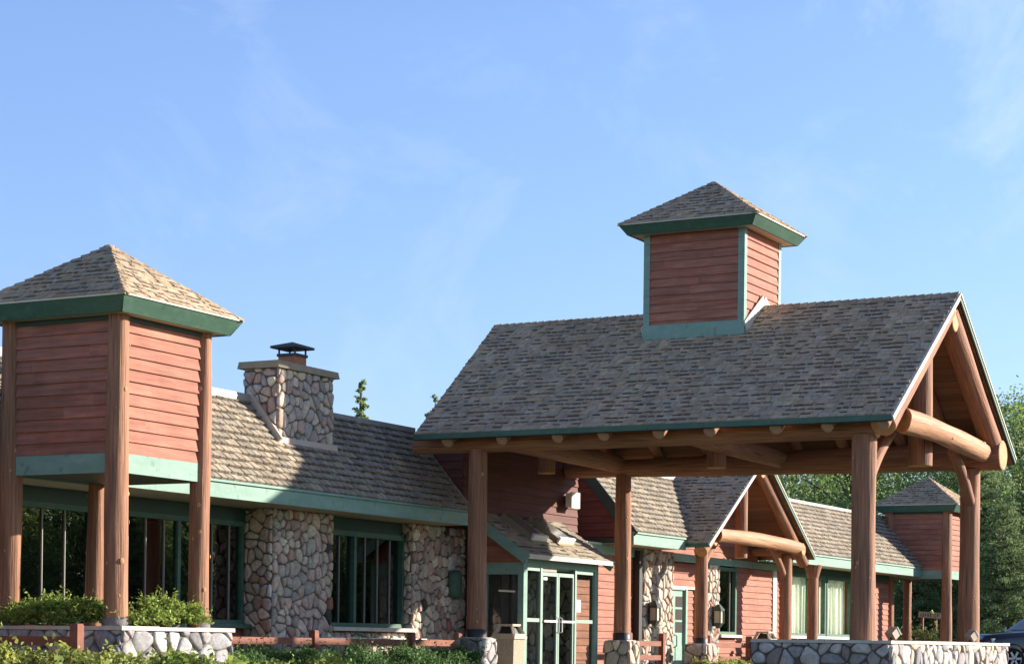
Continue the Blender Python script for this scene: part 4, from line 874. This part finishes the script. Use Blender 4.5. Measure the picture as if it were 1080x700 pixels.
def crown_from(centres, spread, per, size, mt, parent, flat=1.0, lo=.55, hi=1.45, asp=.55, upb=.35, name='crown'):
    C_ = np.repeat(np.array(centres), per, 0); n = len(C_); sp = np.repeat(np.array(spread), per)[:, None] if hasattr(spread, '__len__') else spread
    d = rng.normal(size=(n, 3)); d[:, 2] *= flat; P = C_+d*sp*.5
    Nr = unit(d*.6+rng.normal(size=(n, 3))*.7+np.array([0, 0, upb]))
    ct = np.repeat(rng.uniform(.8, 1.2, len(centres)), per)[:, None]
    return leaves(name, mt, P, Nr, size, tones(n, lo, hi)*ct, parent, asp)
def broadleaf(loc, h, w, label, mt='leafA', per=70, ncl=150, size=.20, group='trees in the wood behind the lodge', base=.18, spire=False):
    t = thing('broadleaf_tree', label, 'tree', loc, group); x, y, z = loc
    b = MB(); pts = [(x+rnd(-.1, .1)*i*.2, y+rnd(-.1, .1)*i*.2, z+h*.85*i/6) for i in range(7)]; b.tube(pts, [h*(.006 if spire else .022)*(1-i/7.5) for i in range(7)], 8)
    cl = []; sp = []
    for k in range(ncl):
        tt = base+(1-base)*random.random()**.85
        prof = (math.sin(math.pi*min(1, (tt-base)/(1-base)*.80+.18))**.75) if not spire else (1-tt)*1.5+.10
        a = random.random()*6.283; rr = w/2*prof*math.sqrt(rnd(.12, 1))*rnd(.8, 1.12)
        cl.append((x+math.cos(a)*rr, y+math.sin(a)*rr, z+h*tt)); sp.append(w*.16*rnd(.7, 1.3) if not spire else .5*rnd(.5, 1.1)*(1.15-tt))
        if k % 5 == 0: b.tube([(x, y, z+h*max(.12, tt-.18)), ((x*.5+cl[-1][0]*.5), (y*.5+cl[-1][1]*.5), z+h*(tt-.07)), cl[-1]], [h*.008, h*.005, .012], 5)
    b.build('trunk', M['bark'], t); crown_from(cl, sp, per, size, M[mt], t, .75)
    return t
def pine(loc, h, w, label, per=34, group='trees in the wood behind the lodge', size=.30, base=.06):
    t = thing('pine_tree', label, 'tree', loc, group); x, y, z = loc
    b = MB(); b.tube([(x, y, z), (x+.1, y, z+h*.5), (x, y+.05, z+h*.98)], [h*.02, h*.013, .02], 8)
    cl = []; sp = []; k = base
    while k < .98:
        reach = w/2*min(1, (1-k)**.72*1.15)*rnd(.85, 1.1)+.12; nb = random.randint(5, 7); a0 = random.random()*6.28
        for q in range(nb):
            a = a0+q*6.283/nb+rnd(-.25, .25); rr = reach*rnd(.75, 1.12); dz = rnd(-.02, .03)*h; e = (x+math.cos(a)*rr, y+math.sin(a)*rr, z+h*k+dz)
            b.tube([(x, y, z+h*k-.2), ((x+e[0])/2, (y+e[1])/2, z+h*k-.02), e], [h*.005, h*.004, .01], 4)
            m = max(2, int(rr/.42))
            for s in range(1, m+1):
                f = (s+rnd(-.3, .3))/m
                if f < .18: continue
                cl.append((x+(e[0]-x)*f, y+(e[1]-y)*f, z+h*k+dz*f+rnd(-.05, .10)-.10*f*f*rr)); sp.append(.62*rnd(.7, 1.25))
        k += rnd(.028, .045)*(12/h)**.3
    b.build('trunk', M['bark'], t); crown_from(cl, sp, per, size, M['leafB'], t, .45, .6, 1.5, .22, .5)
    return t
def copy_tree_at(src, loc, label, s=1, rz=0, group=None):
    c = copy_tree(src); c.location = loc; c.scale = (s, s, s); c.rotation_euler = (0, 0, rz); c['label'] = label
    if group: c['group'] = group
    return c
def bush(name, loc, rx, ry, h, mt, n, size, label, group=None, asp=.5, spiky=.3, cat='bush', lob=14, rz=0):
    t = thing(name, label, cat, loc, group); x, y, z = loc; lobs = []
    for k in range(lob):
        a = random.random()*6.28; q = math.sqrt(random.random())*.82; lobs.append((x+math.cos(a)*rx*q, y+math.sin(a)*ry*q, z+h*rnd(.18, .72)*(1-.35*q), rnd(.22, .4)))
    cl = np.array(lobs); idx = rng.integers(0, lob, n); d = unit(rng.normal(size=(n, 3))); d[:, 2] = np.abs(d[:, 2])*.9-.15
    s = (cl[idx, 3]*min(rx, ry, h*1.1)*1.3)[:, None]*rng.uniform(.45, 1.08, (n, 1)); P = cl[idx, :3]+d*s*np.array([1, 1, .85])
    P[:, 2] = np.maximum(P[:, 2], z+.01)
    Nr = unit(d*.5+rng.normal(size=(n, 3))*.6+np.array([0, 0, .45])); ct = rng.uniform(.78, 1.22, lob)[idx][:, None]
    ns = max(30, n//60); si = rng.integers(0, n, ns); base_ = P[si]; dr = unit(base_-np.array([x, y, z+h*.25])+rng.normal(size=(ns, 3))*.25+np.array([0, 0, .35]))
    m = 9; tt = np.linspace(0, 1, m)[None, :, None]; SP = (base_[:, None]+dr[:, None]*tt*h*rng.uniform(.15, .42, (ns, 1, 1))+rng.normal(size=(ns, m, 3))*size*.28).reshape(-1, 3)
    P = np.concatenate([P, SP]); Nr = np.concatenate([Nr, unit(rng.normal(size=(ns*m, 3))+np.array([0, 0, .6]))]); ct = np.concatenate([ct, np.repeat(rng.uniform(.9, 1.35, (ns, 1)), m, 0)]); n = len(P)
    b = MB()
    for k in range(7): q = lobs[k % lob]; b.tube([(x, y, z-.03), (q[0]*.6+x*.4, q[1]*.6+y*.4, z+(q[2]-z)*.6), q[:3]], [.02, .014, .005], 5)
    b.build('stems', M['bark'], t); leaves('foliage', M[mt], P, Nr, size, tones(n, .55, 1.5)*ct, t, asp, .08)
    return t

# junipers in the left planter
bush('juniper_bush', (21.25, 17.95, 1.08), .50, 1.0, .52, 'leafC', 11000, .055, 'spreading juniper in the planter left of the tower corner post', 'junipers in the left planter', .42, lob=44)
bush('juniper_bush', (22.2, 17.0, 1.08), .98, .36, .52, 'leafC', 11000, .055, 'spreading juniper in the planter right of the tower corner post', 'junipers in the left planter', .42, lob=44)
# broad-leaved shrubs in front of the planter
for i, (x, y, rx, h) in enumerate(((18.6, 16.9, 1.0, .74), (19.25, 15.85, 1.0, .72), (20.35, 15.2, .95, .64), (21.6, 15.0, .9, .52))):
    bush('leafy_shrub', (x, y, G), rx, rx*.8, h, 'leafD' if i < 2 else 'leafC', 2600, .085, ('yellow-green broad-leaved shrub at bottom left corner before rail fence', 'yellow-green broad-leaved shrub below fence post at planter corner', 'green shrub right of the yellow-green shrubs before the planter', 'low green shrub at right end of the left planter')[i], 'shrubs in front of the left planter', .6, lob=18)
hl = ['dark hedge shrub beside the left planter end', 'dark hedge shrub below the wide stone pier', 'dark hedge shrub by the middle fence post', 'dark hedge shrub below the left half of the green window', 'dark hedge shrub below the right half of the green window', 'dark hedge shrub by the fence post near the portico post', 'dark hedge shrub against the pale stone portico pier']
for i in range(7):
    x = 25.3+i*1.04; bush('hedge_shrub', (x, 18.0-.05*(i % 2), G), .72, .5, .80+.07*math.sin(i*2.1), 'leafE', 6000, .06, hl[i], 'dark hedge shrubs along the lodge front', .35, lob=30)
bush('yellow_shrub', (26.6, 17.35, G), .55, .4, .62, 'leafD', 1800, .06, 'bright yellow-green shrub poking from the dark hedge', None, .5)
bush('green_shrub', (51.9, 18.7, G), .55, .5, .72, 'leafE', 2200, .08, 'round dark green shrub right of the porch pier by fence stubs', None, .5)
for i, (x, y) in enumerate(((43.2, 18.0), (44.0, 17.9), (44.9, 17.95))):
    bush('low_plant', (x, y, G+.08), .5, .4, .36, 'leafD', 900, .08, ('low pale plant by the short fence near the lantern pier', 'low pale plant below the green door', 'low pale plant in front of the porch left pier')[i], 'low pale plants in front of the door', .5, cat='plant')
bush('porch_bush', (66.2, 20.5, G), .9, .9, 1.95, 'leafD', 2200, .13, 'light green bush seen under the far tower below the sign', None, .5)

# trees behind the lodge
bl = broadleaf((112, 36, G), 12.5, 8, 'tall light green broadleaf tree above the right wing roof')
pn = pine((96, 21.6, G), 12.2, 7.5, 'big dark pine right of the portico behind the black pickup')
bl2 = broadleaf((96, 33.5, G), 10.8, 7, 'rounded light green broadleaf tree behind the mansard ridge', per=65)
pn2 = pine((104, 25.5, G), 13.0, 7.5, 'dark pine showing between the two outer portico posts')
WOOD = 'trees in the wood behind the lodge'
lbB = 'light green broadleaf tree among others in the wood behind the lodge'; lbP = 'dark pine among others in the wood behind the lodge'
for i, (x, y, s, k) in enumerate(((118, 30.5, 1.15, 0), (104, 39, 1.1, 2), (90, 31, .86, 0), (122, 42, 1.2, 2), (88, 36.5, 1.0, 0), (106, 30.5, .95, 0), (98, 28.6, .92, 2), (130, 34, 1.3, 0), (112, 24.2, 1.12, 0), (126, 28, 1.3, 2), (84, 29.0, .62, 2), (92, 17.6, .95, 2))):
    copy_tree_at((bl, None, bl2)[k], (x, y, G), lbB, s, i*1.3, WOOD)
for i, (x, y, s) in enumerate(((88, 24.8, .8), (98, 18.8, .98), (90, 19.6, .72), (108, 19.5, 1.05), (93, 26.6, .82), (118, 24.5, 1.15), (84, 22.6, .55), (86, 26.6, .6), (100, 23.6, .75))):
    copy_tree_at((pn, pn2)[i % 2], (x, y, G), lbP, s, i*2.1, WOOD)
broadleaf((71.6, 45.2, G), 11.1, 2.3, 'thin young tree tip rising above the left wing ridge', per=22, ncl=130, size=.17, spire=True, group='young tree tips behind the left wing')
broadleaf((77.4, 45.2, G), 11.3, 3.0, 'tree tip just showing at the portico roof left edge', per=18, ncl=90, size=.17, spire=True, group='young tree tips behind the left wing')
# wood across the car park, seen as reflections in the windows
k = 0
for ring, (dist, n) in enumerate(((48, 15), (56, 19), (66, 21))):
    for i in range(n):
        a = R(-12-38*(i+.5*(ring % 2))/n); x = 29+math.cos(a)*dist+rnd(-1, 1); y = 20+math.sin(a)*dist+rnd(-1, 1)
        copy_tree_at(((bl, bl2, bl, pn), (bl2, pn, bl, bl2), (pn, pn2, pn, bl))[ring][k % 4], (x, y, G-.6), 'tree across the car park that shows only as a reflection in the windows', (.62, .70, .80)[ring]+rnd(-.05, .05), i*.9, 'trees across the car park'); k += 1

# ------------------------------------------------------------------ pickup
def pickup(loc, rz):
    t = thing('pickup_truck', 'black pickup truck parked beyond the stone planter at the right edge', 'truck', loc, None, 0)
    Lc = Vector(loc)
    paint = mat('black_car_paint', (.012, .012, .016), .12, False, None, None, 'Object', None, .3); paint.node_tree.nodes['Principled BSDF'].inputs['Coat Weight'].default_value = 1
    chrome = mat('alloy_rim', (.62, .62, .64), .25, metallic=1); tyre = mat('tyre_rubber', (.02, .02, .02), .85); lens = mat('headlight_lens', (.7, .72, .74), .1)
    tg = glass_mat('truck_glass', (.25, .28, .30), 1.8)
    # x forward, y left ; body sections (x, half width, z low, z belt, z top of hood/bed)
    def add(b, nm, m, par=t):
        b.v = [tuple(Vector(p)+Lc) for p in b.v]; return b.build(nm, m, par)
    sec = [(2.75, .78, .48, .85, 1.02), (2.68, .88, .40, .95, 1.15), (2.3, .96, .38, 1.0, 1.22), (1.9, .985, .38, 1.05, 1.26), (1.45, .99, .38, 1.08, 1.29), (1.0, .99, .38, 1.1, 1.31), (.2, .99, .38, 1.1, 1.3), (-.9, .99, .38, 1.1, 1.3), (-1.0, .99, .38, 1.1, 1.28), (-2.7, .99, .45, 1.1, 1.28), (-2.85, .96, .5, 1.05, 1.25)]
    b = MB(); vs = []
    for x, w, z0, zb, zt in sec:
        pr = [(-w*.92, z0), (-w, z0+.12), (-w*1.01, (z0+zb)/2), (-w, zb), (-w*.93, zt-.035), (-w*.75, zt), (0, zt+.03), (w*.75, zt), (w*.93, zt-.035), (w, zb), (w*1.01, (z0+zb)/2), (w, z0+.12), (w*.92, z0)]
        vs += [(x, y, z) for y, z in pr]
    n = 13; b.add(vs, [(i*n+k, i*n+k+1, (i+1)*n+k+1, (i+1)*n+k) for i in range(len(sec)-1) for k in range(n-1)]+[tuple(range(n)), tuple(range((len(sec)-1)*n+n-1, (len(sec)-1)*n-1, -1))], smooth=True)
    body = add(b, 'body', paint)
    b = MB(); cs = [(1.15, .84, 1.29, .84, 1.29), (.45, .84, 1.29, .68, 1.80), (.1, .84, 1.29, .68, 1.88), (-.75, .84, 1.29, .68, 1.87), (-1.0, .84, 1.29, .78, 1.29)]
    vs = []
    for x, w, z0, w2, z1 in cs: vs += [(x, -w, z0), (x, -w2, z1), (x, w2, z1), (x, w, z0)]
    b.add(vs, [(i*4+k, i*4+k+1, i*4+5+k, i*4+4+k) for i in range(4) for k in range(3)]); cab = add(b, 'cab', paint)
    b = MB()
    def off(q, nn, d=.012): return [Vector(p)+Vector(nn)*d for p in q]
    b.add(off([(1.05, -.74, 1.36), (1.05, .74, 1.36), (.50, .62, 1.76), (.50, -.62, 1.76)], (.6, 0, .8), .02), [(0, 1, 2, 3)])
    for sg in (-1, 1):
        b.add(off([(.95, sg*.835, 1.33), (.42, sg*.705, 1.74), (.05, sg*.69, 1.80), (.05, sg*.835, 1.33)], (0, sg, .3), .02), [(0, 1, 2, 3)]); b.add(off([(-.02, sg*.835, 1.33), (-.02, sg*.69, 1.80), (-.70, sg*.69, 1.79), (-.85, sg*.83, 1.33)], (0, sg, .3), .02), [(0, 1, 2, 3)])
    add(b, 'window', tg, cab)
    for sg in (-1, 1):
        b = MB(); b.hexa([(.95, sg*1.0, 1.30), (.95, sg*1.18, 1.30), (.82, sg*1.18, 1.30), (.82, sg*1.0, 1.30)], [(.93, sg*1.02, 1.47), (.93, sg*1.17, 1.47), (.84, sg*1.17, 1.47), (.84, sg*1.02, 1.47)]); add(b, 'wing_mirror', paint)
        b = MB(); b.hexa([(2.62, sg*.55, .86), (2.72, sg*.55, .86), (2.5, sg*.945, .88), (2.4, sg*.93, .88)], [(2.58, sg*.55, 1.05), (2.72, sg*.55, 1.05), (2.50, sg*.95, 1.06), (2.38, sg*.93, 1.06)]); add(b, 'headlight', lens)
        for x in (1.72, -1.85):
            b = MB(); b.lathe((x, sg*1.0, .40), [(.47, -.10), (.50, .005), (.455, .012), (.43, -.05), (.43, -.2)], 32, axis=(0, sg, 0)); add(b, 'wheel_arch', mat('arch_lining', (.008, .008, .008), .9), body)
            b = MB(); b.lathe((x, sg*.80, .39), [(.30, .0), (.385, .02), (.395, .12), (.385, .215), (.34, .235), (.27, .225)], 40, axis=(0, sg, 0)); wh = add(b, 'wheel', tyre)
            b = MB(); b.lathe((x, sg*.80, .39), [(.275, .225), (.255, .205), (.24, .15), (.24, .10)], 32, axis=(0, sg, 0)); b.lathe((x, sg*.80, .39), [(.07, .14), (.07, .21), (.04, .225), (.001, .225)], 16, axis=(0, sg, 0))
            for k in range(6):
                a = k*1.0472; d = Vector((math.cos(a), 0, math.sin(a))); c = Vector((x, sg*(.80+.19), .39)); b.beam(c+d*.05, c+d*.255, .075, .035, 0, (0, sg, 0))
            add(b, 'rim', chrome, wh)
            b = MB(); b.lathe((x, sg*.80, .39), [(.24, .10), (.001, .095)], 24, axis=(0, sg, 0)); add(b, 'brake', tyre, wh)
    b = MB(); b.box(2.70, 2.79, -.5, .5, .72, 1.0); add(b, 'grille', chrome, body); b = MB(); b.box(2.6, 2.86, -.9, .9, .45, .64); add(b, 'bumper', chrome, body)
    b = MB()
    for sg in (-1, 1): b.box(.1, .22, sg*1.0-.02, sg*1.0+.02, 1.02, 1.05)
    add(b, 'door_handle', chrome, body)
    t.rotation_euler = (0, 0, rz); return t
ra = R(133)
wx, wy = 1.72, 1.0
px_, py_ = 70.75, 18.62      # where its near front wheel stands
pickup((px_-(wx*math.cos(ra)-wy*math.sin(ra)), py_-(wx*math.sin(ra)+wy*math.cos(ra)), .32), ra)
